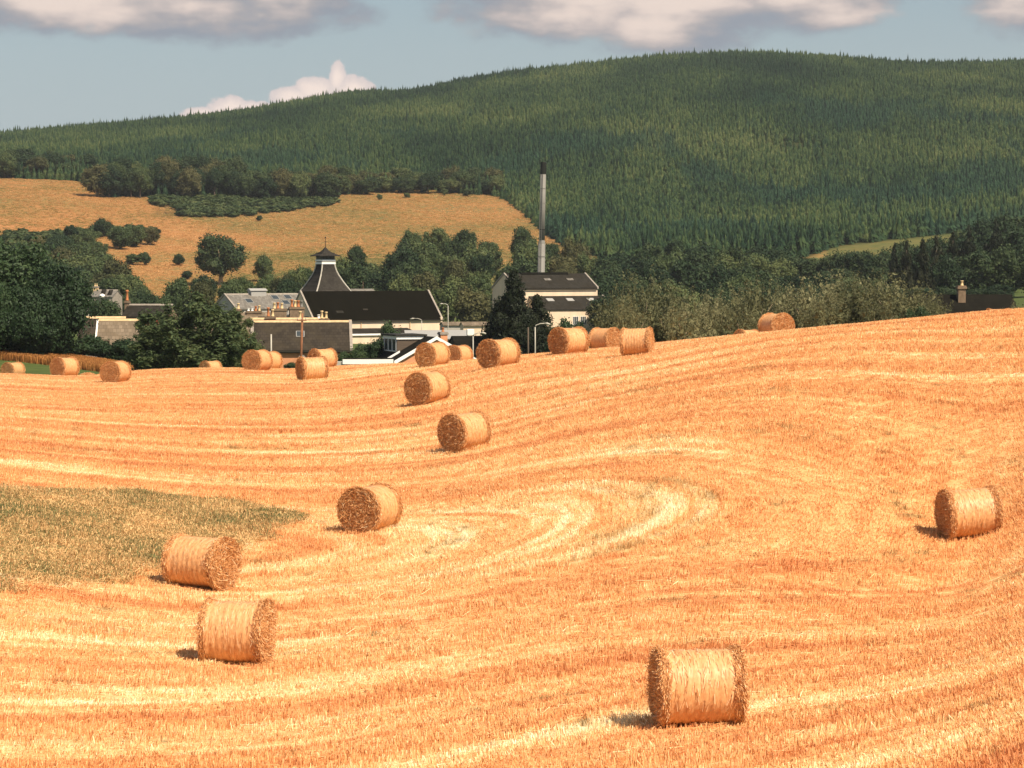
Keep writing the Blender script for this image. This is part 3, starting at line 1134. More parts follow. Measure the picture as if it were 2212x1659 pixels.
# ------------------------------------------------------------------ buildings
def gabled(name, label, cat, u, d, yaw, L, W, v_ridge, v_eave, v_base, wall, roof, over=.25, th=.16, ridge=None, coping=None, group=None):
    """house with its ridge along local x; rows are read at the ridge, the front eave and the ground"""
    zr = ZV(v_ridge, d); ze = ZV(v_eave, d - W / 2 * math.cos(R(yaw))); zb = ZV(v_base, d)
    p = PX(u, v_ridge, d)
    root = empty(name, label, cat, (p.x, d, zb), R(yaw), group)
    he, hr = ze - zb, zr - zb
    MB().prism([(-W / 2, -3), (W / 2, -3), (W / 2, he), (0, hr), (-W / 2, he)], 'x', -L / 2, L / 2).build('wall', M[wall], root)
    sl_ = (hr - he) / (W / 2)
    b = MB()
    for s in (-1, 1):
        q = [(0, hr + .012), (s * (W / 2 + over), he - over * sl_ + .012), (s * (W / 2 + over), he - over * sl_ + th), (0, hr + th)]
        b.prism(q if s > 0 else q[::-1], 'x', -L / 2 - (.12 if coping is None else -.02), L / 2 + (.12 if coping is None else -.02))
    b.build('roof', M[roof], root)
    if ridge:
        MB().prism([(-.22, hr + th - .12), (.22, hr + th - .12), (.10, hr + th + .10), (-.10, hr + th + .10)], 'x', -L / 2 - .1, L / 2 + .1).build('ridge_tiles', M[ridge], root)
    if coping:
        for e in (-1, 1):
            b = MB()
            for s in (-1, 1):
                q = [(0, hr + .02), (s * (W / 2 + over + .05), he - over * sl_ + .0), (s * (W / 2 + over + .05), he - over * sl_ + th + .14), (0, hr + th + .16)]
                x0 = e * (L / 2 - .18); x1 = e * (L / 2 + .14)
                b.prism(q if s > 0 else q[::-1], 'x', min(x0, x1), max(x0, x1))
            b.build('gable_coping', M[coping], root)
    return root, he, hr, sl_


def pot(mb_z, x, y, h, r, mat, parent):
    b = MB().tube([(x, y, mb_z), (x, y, mb_z + h * .1), (x, y, mb_z + h * .15), (x, y, mb_z + h * .8), (x, y, mb_z + h * .84), (x, y, mb_z + h)],
                  [r * 1.25, r * 1.2, r, r * .82, r * 1.15, r * 1.1], 10)
    return b.build('chimney_pot', M[mat], parent, True)


def stack(root, x, y, w, dp, z0, z1, mat, pots, cap='stone_grey', pot_r=.15):
    b = MB().box(x - w / 2, x + w / 2, y - dp / 2, y + dp / 2, z0, z1)
    c = b.build('chimney', M[mat], root)
    MB().box(x - w / 2 - .09, x + w / 2 + .09, y - dp / 2 - .09, y + dp / 2 + .09, z1, z1 + .18).box(
        x - w / 2 - .04, x + w / 2 + .04, y - dp / 2 - .04, y + dp / 2 + .04, z1 + .18, z1 + .28).build('chimney_cap', M[cap], c)
    for (dx, h, m) in pots:
        pot(z1 + .28, x + dx, y, h, pot_r, m, c)
    return c


def window(root, x, z, w, h, y, mat='white_paint', bars=1):
    b = MB()
    t = .07
    b.box(x - w / 2, x + w / 2, y - .05, y + .02, z, z + t).box(x - w / 2, x + w / 2, y - .05, y + .02, z + h - t, z + h)
    b.box(x - w / 2, x - w / 2 + t, y - .05, y + .02, z + t, z + h - t).box(x + w / 2 - t, x + w / 2, y - .05, y + .02, z + t, z + h - t)
    for k in range(bars):
        xx = x - w / 2 + (k + 1) * w / (bars + 1)
        b.box(xx - .025, xx + .025, y - .045, y + .015, z + t, z + h - t)
    f = b.build('window', M[mat], root)
    MB().box(x - w / 2 + t * .8, x + w / 2 - t * .8, y - .02, y - .008, z + t * .8, z + h - t * .8).build('pane', M['glass_dark'], f)
    return f


def skylight(root, x, yf, w, l, he, hr, W, sl_, th, mat='glass_dark', frame='tin_grey'):
    """roof window on the front slope; yf = distance of its middle in front of the ridge"""
    a = math.atan(sl_)
    Mx = Matrix.Translation((x, -yf, hr - yf * sl_ + th + .03)) @ Matrix.Rotation(a, 4, 'X')
    f = MB().box(-w / 2, w / 2, -l / 2, l / 2, -.05, .05, Mx).build('skylight', M[frame], root)
    MB().box(-w / 2 + .07, w / 2 - .07, -l / 2 + .07, l / 2 - .07, .051, .063, Mx).build('pane', M[mat], f)


def buildings():
    # ---- terrace in front: two parallel cottages
    d = 307
    r, he, hr, s = gabled('cottage', 'low pink stone cottage with a long brown slate roof and a small skylight', 'cottage',
                          651, d, 5, 10.6, 7.0, 697, 754, 806, 'sandstone_pink', 'slate_brown', .3, .16, 'lichen_ridge', 'stone_grey')
    skylight(r, -.15, 1.75, .9, .95, he, hr, 7, s, .16)
    MB().box(-5.4, 5.4, -3.93, -3.79, he - .33, he - .15).build('gutter', M['fascia_dark'], r)
    MB().box(-5.3, 5.3, -3.7, -3.504, he - .42, he - .33).build('eaves_board', M['fascia_dark'], r)
    dish = MB()
    Md = Matrix.Translation((.0, -4.05, he - 1.05)) @ Euler((R(65), 0, R(25))).to_matrix().to_4x4()
    n = 18
    vs, fs = [], []
    for i, q in enumerate((0.02, .2, .34, .43)):
        for k in range(n):
            a = k * 2 * math.pi / n
            vs.append(Md @ Vector((q * math.cos(a), q * 1.1 * math.sin(a), .55 * q * q)))
    for i in range(3):
        for k in range(n):
            fs.append([i * n + k, i * n + (k + 1) % n, (i + 1) * n + (k + 1) % n, (i + 1) * n + k])
    dish.add(vs, fs)
    dish.add([v + Vector((0, .025, -.01)) for v in vs], [f[::-1] for f in fs])
    do = dish.build('satellite_dish', M['steel_grey'], r, True)
    MB().tube([(0, -4.0, he - 1.1), (-.02, -3.75, he - 1.3), (0, -3.5, he - 1.3)], .03, 6).tube(
        [(0, -4.05, he - 1.35), (.1, -4.45, he - 1.2)], .018, 6).build('dish_arm', M['steel_grey'], do)
    window(r, -3.4, .9, 1.0, 1.3, -3.51)
    window(r, 3.0, .9, 1.0, 1.3, -3.51)
    d = 318
    r, he, hr, s = gabled('cottage', 'cottage roof just behind the skylit one, with two chimneys of cream and red pots', 'cottage',
                          622, d, 5, 8.2, 6.6, 691, 742, 800, 'stone_brown', 'slate_brown', .25, .16, 'lichen_ridge')
    stack(r, -1.95, 0, 1.05, .6, hr - .9, hr + .12, 'brick_red', [(-.24, 1.0, 'pot_red'), (.25, .78, 'pot_cream')], 'stone_brown')
    stack(r, 4.05, 0, 1.0, .6, hr - 4.5, hr - .12, 'brick_red', [(-.26, .86, 'pot_cream'), (.22, .74, 'pot_cream'), (-.62, .42, 'white_paint')], 'stone_brown')
    # ---- stone house with the two big stacks
    d = 360
    r, he, hr, s = gabled('stone_house', 'dark stone house with two heavy chimney stacks crowded with pots', 'house',
                          612, d, 12, 6.2, 7, 686, 742, 800, 'stone_brown', 'slate_grey', .2, .16)
    stack(r, 1.75, .3, 1.85, .9, hr - 1.2, hr + 1.05, 'stone_brown', [(-.62, .95, 'pot_red'), (-.2, .85, 'pot_cream'), (.22, .82, 'pot_red'), (.62, .8, 'steel_grey')], 'stone_brown', .17)
    stack(r, -.55, .3, 1.9, .9, hr - 1.2, hr + .85, 'stone_brown', [(-.55, .75, 'pot_cream'), (-.1, .8, 'pot_red'), (.4, .72, 'pot_cream')], 'stone_brown', .17)
    stack(r, 2.0, -1.9, 1.0, .7, hr - 3.2, hr - .35, 'brick_red', [(-.1, .9, 'pot_cream')], 'stone_brown', .17)
    d = 366
    r, he, hr, s = gabled('stone_house', 'low brown house with a row of short pots, left of the big chimney stacks', 'house',
                          553, d, 12, 5.4, 6, 677, 720, 790, 'sandstone_pink', 'stone_slate', .2, .16)
    stack(r, -.3, -.2, 1.9, .6, hr - 1, hr + .05, 'stone_brown', [(-.7, .35, 'white_paint'), (-.2, .35, 'white_paint'), (.25, .62, 'pot_red'), (.7, .7, 'pot_cream')], 'stone_brown', .15)
    stack(r, -2.3, -.2, .7, .6, hr - 1, hr + .3, 'stone_brown', [(0, .75, 'pot_cream')], 'stone_brown', .17)
    # ---- pale slate warehouse
    d = 500
    r, he, hr, s = gabled('warehouse', 'old grey warehouse with pale slate roof, dark skylights and a ridge ventilator', 'warehouse',
                          566, d, 30, 14.4, 9.4, 637, 667, 735, 'harl_grey', 'slate_light', .2, .18, 'stone_grey', 'stone_grey')
    MB().box(-2.4, .5, -.75, .75, hr - .3, hr + .75).prism([(-.95, hr + .75), (.95, hr + .75), (0, hr + 1.15)], 'x', -2.6, .7).build('ridge_vent', M['tin_grey'], r)
    for x, yf in ((1.9, 1.3), (4.4, 1.2), (3.2, 3.0), (-3.6, 2.4)):
        skylight(r, x, yf, 1.3, 1.5, he, hr, 9.4, s, .18)
    # ---- white malting with black roof
    d = 480
    r, he, hr, s = gabled('malt_barn', 'long cream malting with a black roof and pale shaded gable', 'malting',
                          789, d, 30, 24.2, 9.4, 631, 690, 770, 'harl_cream', 'dark_felt', .25, .2, None, 'stone_grey')
    MB().box(-12.1, 12.1, -5.06, -4.94, he - .32, he - .16).build('gutter', M['fascia_dark'], r)
    b = MB()
    for x in (-3.2, 6.0):
        b.tube([(x, -4.8, he - .2), (x, -4.8, -3)], .07, 8)
    b.build('downpipe', M['lichen_ridge'], r)
    MB().tube([(11.95, -4.8, he + .3), (11.95, -4.8, -3)], .22, 8).build('corner_pipe', M['harl_cream'], r)
    skylight(r, -6.6, 3.6, 1.3, .6, he, hr, 9.4, s, .2, 'slate_grey', 'slate_grey')
    skylight(r, -1.6, 3.2, .9, .3, he, hr, 9.4, s, .2, 'slate_grey', 'slate_brown')
    # lean-to along its foot
    hl = ZV(713, 474) - r.location.z
    lean = MB().prism([(-9.2, hl - .75), (-4.72, hl + .1), (-4.72, hl + .28), (-9.2, hl - .57)], 'x', -11.5, 5.5).build('lean_to_roof', M['slate_grey'], r)
    MB().box(-11.3, 5.3, -9.0, -8.8, -3, hl - .72).build('lean_to_wall', M['harl_cream'], lean)
    MB().box(-11.5, 5.5, -9.32, -9.2, hl - .78, hl - .5).build('lean_to_gutter', M['white_paint'], lean)
    # ---- kiln with its pagoda head
    d = 489
    px = 12.56
    zt = ZV(570, d)
    p = PX(703, 600, d)
    zb = ZV(770, d)
    k = empty('malt_kiln', 'old malt kiln with flared slate roof, white bands and pagoda cap', 'kiln', (p.x, d, zb), R(30))

    def zl(v):
        return ZV(v, d) - zb
    s0 = 116 / px / (math.cos(R(30)) + math.sin(R(30)))
    prof = [(632, 116), (622, 99), (613, 84), (604, 71), (595, 58.5), (586, 49), (577, 43), (571, 40.5)]
    hs = [(zl(v), w / 116 * s0 / 2) for v, w in prof]
    MB().box(-s0 / 2, s0 / 2, -s0 / 2, s0 / 2, -3, zl(634)).build('wall', M['harl_grey'], k)

    def square_loft(levels, m, nm, parent, mat_smooth=False):
        vs = []
        for z, h in levels:
            vs += [(-h, -h, z), (h, -h, z), (h, h, z), (-h, h, z)]
        fs = [[0, 3, 2, 1]]
        for i in range(len(levels) - 1):
            for j in range(4):
                fs.append([i * 4 + j, i * 4 + (j + 1) % 4, (i + 1) * 4 + (j + 1) % 4, (i + 1) * 4 + j])
        q = (len(levels) - 1) * 4
        fs.append([q, q + 1, q + 2, q + 3])
        return MB().add(vs, fs).build(nm, M[m], parent)
    rf = square_loft([(zl(634), s0 / 2 + .25), (hs[0][0], hs[0][1] + .2)] + hs[1:], 'kiln_slate', 'roof', k)
    hip = MB()
    for sx, sy in ((-1, -1), (1, -1), (1, 1), (-1, 1)):
        hip.tube([(sx * h, sy * h, z + .03) for z, h in hs], .13, 6)
    hip.build('hip_lead', M['galvanised'], rf)
    w1 = hs[-1][1]
    st = MB().box(-w1, w1, -w1, w1, zl(571), zl(546)).build('louvre_stage', M['fascia_dark'], k)
    b1 = MB()
    for v0, v1 in ((570.5, 566.2), (564.4, 560.6)):
        q = w1 + .13
        b1.box(-q, q, -q, q, zl(v0), zl(v1))
    b1.build('white_band', M['white_paint'], st)
    lv = MB()
    for i in range(9):
        x = -w1 * .9 + i * w1 * .225
        for sgn in (-1, 1):
            lv.box(x - .05, x + .05, sgn * (w1 + .03) - .03, sgn * (w1 + .03) + .03, zl(559), zl(551))
            lv.box(sgn * (w1 + .03) - .03, sgn * (w1 + .03) + .03, x - .05, x + .05, zl(559), zl(551))
    lv.build('louvre', M['steel_grey'], st)
    cs = 68 / px / 1.366 / 2
    cap = square_loft([(zl(553.6), cs), (zl(552.2), cs * 1.02), (zl(548.5), cs * .68), (zl(545), cs * .42), (zl(541), cs * .22), (zl(536), cs * .09), (zl(533.5), .05)], 'kiln_slate', 'pagoda_cap', k)
    fz = zl(534)
    MB().tube([(0, 0, fz - .3), (0, 0, fz + 1.55)], [.07, .035], 6).lathe([(.03, 1.5), (.13, 1.62), (.13, 1.72), (.03, 1.84)], 8, (0, 0, fz)).tube(
        [(-.32, 0, fz + 1.0), (.32, 0, fz + 1.0)], .03, 6).build('finial', M['steel_black'], cap)
    # small pale roof behind the malting
    r, he, hr, s = gabled('shed', 'pale low roof showing over the black malting roof, with a thin mast', 'shed',
                          782, 530, 20, 4.2, 5, 625.5, 640, 700, 'harl_grey', 'slate_light', .2, .15)
    MB().tube([(.2, 0, hr), (.2, 0, hr + 1.5)], .05, 6).build('mast', M['stone_brown'], r)
    # ---- still house
    d = 540
    r, he, hr, s = gabled('still_house', 'tall cream still house with mossy dark roof, lower lean-to and grey left gable', 'still house',
                          1177, d, 26, 17.2, 10.2, 593, 623, 740, 'harl_cream', 'slate_grey', .2, .2, None, 'stone_grey')
    MB().box(-5.2, 4.7, -.55, .55, hr - .25, hr + .42).build('ridge_vent', M['slate_dark'], r)
    MB().box(-8.4, 8.4, -5.42, -5.3, he - .3, he - .12).build('gutter', M['fascia_dark'], r)
    for x in (-.6, 4.2):
        skylight(r, x, 2.3, 1.5, 1.0, he, hr, 10.2, s, .2, 'slate_light', 'slate_grey')
    MB().box(-8.612, -8.56, -2.2, -1.3, zb * 0 + 2.0, he - 1.7).build('stair_window', M['glass_dark'], r)
    h1 = ZV(641.5, 534) - r.location.z; h2 = ZV(671, 529) - r.location.z
    le = MB().prism([(-10.2, h2), (-5.13, h1), (-5.13, h1 + .18), (-10.2, h2 + .18)], 'x', -6.0, 9.7).build('lean_to_roof', M['slate_grey'], r)
    MB().prism([(-10.0, -3), (-5.12, -3), (-5.12, h1 - .03), (-10.0, h2 + .0)], 'x', -5.8, 9.4).build('lean_to_wall', M['harl_cream'], le)
    MB().prism([(-10.3, h2 + .02), (-5.12, h1 + .02), (-5.12, h1 + .34), (-10.3, h2 + .34)], 'x', 9.5, 9.85).build('lean_to_coping', M['stone_grey'], le)
    sb = MB()
    for x in (-2.2, 2.0, 6.4):
        Mx = Matrix.Translation((x, -6.6, h1 + (h2 - h1) * .3 + .22)) @ Matrix.Rotation(math.atan((h1 - h2) / 5.1), 4, 'X')
        sb.box(-.7, .7, -.55, .55, -.05, .06, Mx)
    sb.build('lean_to_skylight', M['tin_grey'], le)
    for x in (1.4, 3.0, 7.6, 9.0):
        window(le, x, h2 - 2.7, 1.2, 1.6, -10.02, 'white_paint', 2)
    # ---- the stack
    d = 566
    p = PX(1166, 585, d)
    zb = ZV(742, d)
    ch = empty('chimney_stack', 'tall slim grey factory chimney with a black top behind the still house', 'chimney', (p.x, d, zb))
    ch.rotation_euler = (0, R(1.15), 0)
    pm = d / F
    H = ZV(350, d) - zb
    z1 = ZV(376, d) - zb; z2 = ZV(519, d) - zb; z3 = ZV(527, d) - zb
    MB().tube([(0, 0, -2), (0, 0, z3)], [8.4 * pm, 7.7 * pm], 28).tube([(0, 0, z3), (0, 0, z2)], [7.7 * pm, 6.3 * pm], 28, False).tube(
        [(0, 0, z2), (0, 0, z1)], [6.3 * pm, 6.0 * pm], 28).build('shaft', M['steel_grey'], ch, True)
    tp = MB().tube([(0, 0, z1), (0, 0, H)], [6.5 * pm, 6.5 * pm], 28, False).tube([(0, 0, H - .4), (0, 0, H - .5)], [6.4 * pm, 6.2 * pm], 28).build('black_top', M['steel_black'], ch)
    MB().tube([(0, 0, ZV(497, d) - zb), (0, 0, ZV(495.5, d) - zb)], 6.9 * pm, 28).build('collar', M['slate_dark'], ch)
    fl = MB()
    for vv in (440, 408, 555):
        fl.tube([(0, 0, ZV(vv, d) - zb), (0, 0, ZV(vv, d) - zb + .18)], (6.5 if vv < 500 else 8.4) * pm, 28)
    fl.build('flange', M['steel_grey'], ch)
    ld = MB()
    for sx in (-.2, .2):
        ld.tube([(sx - .3, -8.3 * pm, 1), (sx - .3, -8.1 * pm, z3), (sx - .3, -6.9 * pm, z2), (sx - .3, -6.8 * pm, z1)], .035, 5)
    for i in range(60):
        z = 1 + i * (z1 - 1.5) / 60
        rr = 8.25 * pm if z < z3 else 6.85 * pm
        ld.box(-.5, -.1, -rr - .02, -rr + .02, z, z + .04)
    ld.build('ladder', M['steel_grey'], ch)
    rg = MB()
    for i in range(4):
        z = z1 + .3 + i * (H - z1 - .6) / 3
        rg.tube([(0, 0, z - .06), (0, 0, z + .06)], 7.1 * pm, 28)
    rg.build('ring', M['steel_black'], tp)
    # ---- bungalow with the white bargeboards
    d = 290
    yaw = 111
    zr = ZV(731, d); ze = ZV(783, d); zb = ZV(832, d)
    W, L, th = 8.9, 10.0, .16
    half = Vector((math.cos(R(yaw)), math.sin(R(yaw)), 0)) * (L / 2)
    g0 = PX(943, 731, d)
    bg = empty('bungalow', 'bungalow with white bargeboards, pink gable, dark roof and flat-topped dormer', 'house', (g0.x + half.x, d + half.y, zb), R(yaw))
    he, hr = ze - zb, zr - zb
    sl_ = (hr - he) / (W / 2)
    MB().prism([(-W / 2 + .3, -2), (W / 2 - .3, -2), (W / 2 - .3, he + .05), (0, hr - .12), (-W / 2 + .3, he + .05)], 'x', -L / 2 + .25, L / 2 - .25).build('wall', M['sandstone_pink'], bg)
    b = MB()
    for s in (-1, 1):
        q = [(0, hr), (s * (W / 2), he), (s * (W / 2), he + th), (0, hr + th)]
        b.prism(q if s > 0 else q[::-1], 'x', -L / 2, L / 2)
    b.build('roof', M['slate_dark'], bg)
    b = MB()
    for e in (-1, 1):
        for s in (-1, 1):
            q = [(0, hr - .12), (s * (W / 2 + .12), he - .16), (s * (W / 2 + .12), he + th + .06), (0, hr + th + .06)]
            x0, x1 = e * (L / 2), e * (L / 2 + .09)
            b.prism(q if s > 0 else q[::-1], 'x', min(x0, x1), max(x0, x1))
    b.build('bargeboard', M['white_paint'], bg)
    # dormer on the left-hand slope (local +y)
    yd = 3.1
    dz = hr - yd * sl_
    dm = MB().prism([(.15, hr - .1), (yd, dz + th), (yd, hr - .02), (.15, hr + .0)], 'x', -1.6, 2.6).build('dormer', M['timber_clad'], bg)
    MB().box(-1.85, 2.85, -.1, yd + .25, hr + .17, hr + .34).build('dormer_roof', M['fascia_dark'], dm)
    MB().box(-1.72, -1.62, .2, yd + .1, hr - .16, hr + .17).box(-1.7, 2.7, yd + .02, yd + .1, hr - .16, hr + .17).build('dormer_fascia', M['white_paint'], dm)
    fr = MB()
    for i in range(4):
        x = -1.4 + i * 1.27
        fr.box(x - .06, x + .06, yd + .005, yd + .07, dz + .3, hr - .18)
    fr.box(-1.46, 2.47, yd + .005, yd + .07, dz + .28, dz + .38)
    wf = fr.build('window', M['white_paint'], dm)
    MB().box(-1.4, 2.4, yd + .004, yd + .02, dz + .38, hr - .18).build('pane', M['glass_dark'], wf)
    a = math.atan(sl_)
    MB().prism([(3.0, hr - 3.0 * sl_ + th), (4.35, hr - 4.35 * sl_ + th), (4.35, hr - 4.35 * sl_ + th + .2), (3.0, hr - 3.0 * sl_ + th + .2)][::-1], 'x', -2.2, -2.05).build('verge_board', M['white_paint'], bg)
    stack(bg, -.2, -2.4, .75, .75, hr - 2.4, hr + .25, 'sandstone_pink', [(0, .45, 'pot_red')], 'stone_grey', .14)
    # low flat garage in front of its eave
    p = PX(795, 778, 281)
    g = empty('garage', 'low flat garage with a bright white fascia at the crest of the field', 'garage', (p.x, 281, ZV(835, 281)), R(3))
    hg = ZV(777, 281) - g.location.z
    MB().box(-2.3, 2.3, -.2, 4, -1, hg - .1).build('wall', M['fascia_dark'], g)
    MB().box(-2.45, 2.45, -.4, 4.2, hg - .06, hg + .04).build('roof', M['dark_felt'], g)
    MB().box(-2.5, 2.5, -.5, -.4, hg - .42, hg + .06).build('fascia', M['white_paint'], g)
    MB().box(-3.6, -2.52, -.3, 2, -1, hg - .22).build('lean_to', M['galvanised'], g)
    # sheds behind the bungalow
    d = 345
    p = PX(948, 716, d)
    g = empty('shed', 'long low shed with a grey tin roof behind the bungalow', 'shed', (p.x, d, ZV(790, d)), R(4))
    h = ZV(716, d) - g.location.z
    MB().box(-3.9, 3.6, -1.6, 2.5, -1, h - .75).build('wall', M['stone_brown'], g)
    MB().prism([(-2.0, h - .9), (2.7, h + .0), (2.7, h + .1), (-2.0, h - .8)], 'x', -4.1, 3.8).build('roof', M['tin_grey'], g)
    r, he, hr, s = gabled('shed', 'dark roofed outbuilding beside the spruce, right of the bungalow chimney', 'shed',
                          1035, 322, 14, 6.2, 5.5, 728, 757, 800, 'fascia_dark', 'slate_dark', .2, .15)
    p = PX(1016, 717, 335)
    g = empty('tank', 'white square water tank standing on legs behind the dark outbuilding', 'tank', (p.x, 335, ZV(790, 335)), R(8))
    h = ZV(711, 335) - g.location.z
    MB().box(-.42, .42, -.4, .4, h - .72, h).build('tank_box', M['white_paint'], g, bevel=.05)
    b = MB()
    for sx in (-.34, .34):
        for sy in (-.3, .3):
            b.tube([(sx, sy, -1), (sx, sy, h - .7)], .05, 6)
    b.build('tank_leg', M['galvanised'], g)
    d = 455
    r, he, hr, s = gabled('outhouse', 'low outhouse with a cream wall and flat grey roof between malting and spruce', 'outhouse',
                          992, d, 8, 5.6, 4.5, 697, 703, 735, 'harl_grey', 'stone_slate', .25, .15)
    r2, he, hr, s = gabled('outhouse', 'small cream walled outhouse against the left of the spruce', 'outhouse',
                           1027, d - 22, 8, 4.2, 4, 697, 704, 735, 'harl_cream', 'stone_slate', .25, .15)
    # ---- cottages at the left
    d = 284
    r, he, hr, s = gabled('cottage', 'small cottage whose pale stone-slate roof has a step in its lower edge', 'cottage',
                          258, d, 4, 3.95, 5.4, 694, 734, 790, 'stone_brown', 'stone_slate', .2, .16, 'lichen_ridge')
    sl2 = s
    MB().prism([(-4.9, he - 2.2 * sl2 + .1), (-2.92, he - .22 * sl2 + .02), (-2.92, he - .22 * sl2 + .16), (-4.9, he - 2.2 * sl2 + .24)], 'x', -.78, 2.05).build('outshot_roof', M['stone_slate'], r)
    MB().box(-.6, 1.9, -4.7, -2.72, -2, he - 2.1 * sl2).build('outshot_wall', M['stone_brown'], r)
    q = MB()
    for x in (-2.14,):
        z0, z1 = hr + .16, he - .2 * sl2 + .16
        q.prism([(-2.9, z1), (-.05, z0), (-.05, z0 + .08), (-2.9, z1 + .08)], 'x', x - .08, x + .08)
    q.build('verge', M['white_paint'], r)
    window(r, -1.35, he - 1.25, .7, .8, -2.72, 'lichen_ridge')
    r, he, hr, s = gabled('cottage', 'dark slated cottage half behind the pale stone-roofed one, by the big tree', 'cottage',
                          222, 297, 4, 4.6, 5.2, 688.5, 733, 790, 'stone_brown', 'slate_brown', .2, .15, 'lichen_ridge')
    d = 335
    r, he, hr, s = gabled('cottage', 'hipped grey roofed house with red flowers under its eaves and a tall chimney', 'cottage',
                          325, d, -6, 5.2, 6, 661, 684, 760, 'stone_brown', 'slate_grey', .35, .16, 'stone_grey')
    stack(r, -2.75, -.2, .5, .5, hr - 2.2, hr + .35, 'stone_brown', [(0, 1.25, 'pot_red')], 'stone_brown', .16)
    rng = np.random.default_rng(5)
    c = np.c_[rng.uniform(-2.3, 1.8, 420), rng.uniform(-3.5, -3.15, 420), he - .35 - rng.random(420) * .85 * np.clip(1.2 - np.abs(np.linspace(-1, 1, 420)), .3, 1)]
    a = unit(rng.normal(0, 1, (420, 3))) * .05; bb = unit(np.cross(a, rng.normal(0, 1, (420, 3)))) * .05
    vv, ff = quads_mesh('', c, a, bb, None)
    link('hanging_flowers', mesh_np('hanging_flowers', vv, ff, M['red_paint']), r)
    # far houses among trees
    d = 560
    r, he, hr, s = gabled('house', 'distant grey slated villa with dormers and a white bay among trees', 'house',
                          230, d, -14, 4.6, 5, 628, 641, 700, 'stone_grey', 'slate_light', .2, .15, 'stone_grey')
    stack(r, -2.2, 0, .9, .7, hr - 1, hr + .6, 'lichen_ridge', [(-.2, .5, 'pot_cream'), (.2, .5, 'pot_cream')], 'stone_grey', .14)
    dd_ = MB().prism([(-.55, hr - .9), (.55, hr - .9), (0, hr + .3)], 'y', -2.2, 0)
    dd_.prism([(.95, hr - .9), (1.95, hr - .9), (1.45, hr + .2)], 'y', -2.2, 0)
    dd_.build('dormer', M['slate_grey'], r)
    bo = MB().lathe([(.55, hr - 1.3), (.55, hr - .8), (.3, hr - .62), (.02, hr - .55)], 12, (.1, -2.5, 0)).build('bay', M['white_paint'], r, True)
    r, he, hr, s = gabled('house', 'distant house corner with a pale gable beside the villa, left of it', 'house',
                          169, 575, 24, 3.2, 4.2, 630, 641, 700, 'harl_grey', 'slate_light', .2, .15)
    stack(r, -1.3, 0, .7, .6, hr - 1, hr + .35, 'stone_grey', [(0, .5, 'pot_cream')], 'stone_grey', .14)
    # ---- dark roof at the right
    d = 238
    r, he, hr, s = gabled('house', 'house with a broad black roof and a stone chimney, sunk behind the right crest', 'house',
                          2075, d, 4, 8.4, 8, 640, 700, 740, 'stone_brown', 'slate_dark', .25, .16)
    stack(r, -.15, -.9, .62, .62, hr - 1.5, hr + .62, 'stone_brown', [(.05, .42, 'pot_cream')], 'stone_brown', .12)


buildings()


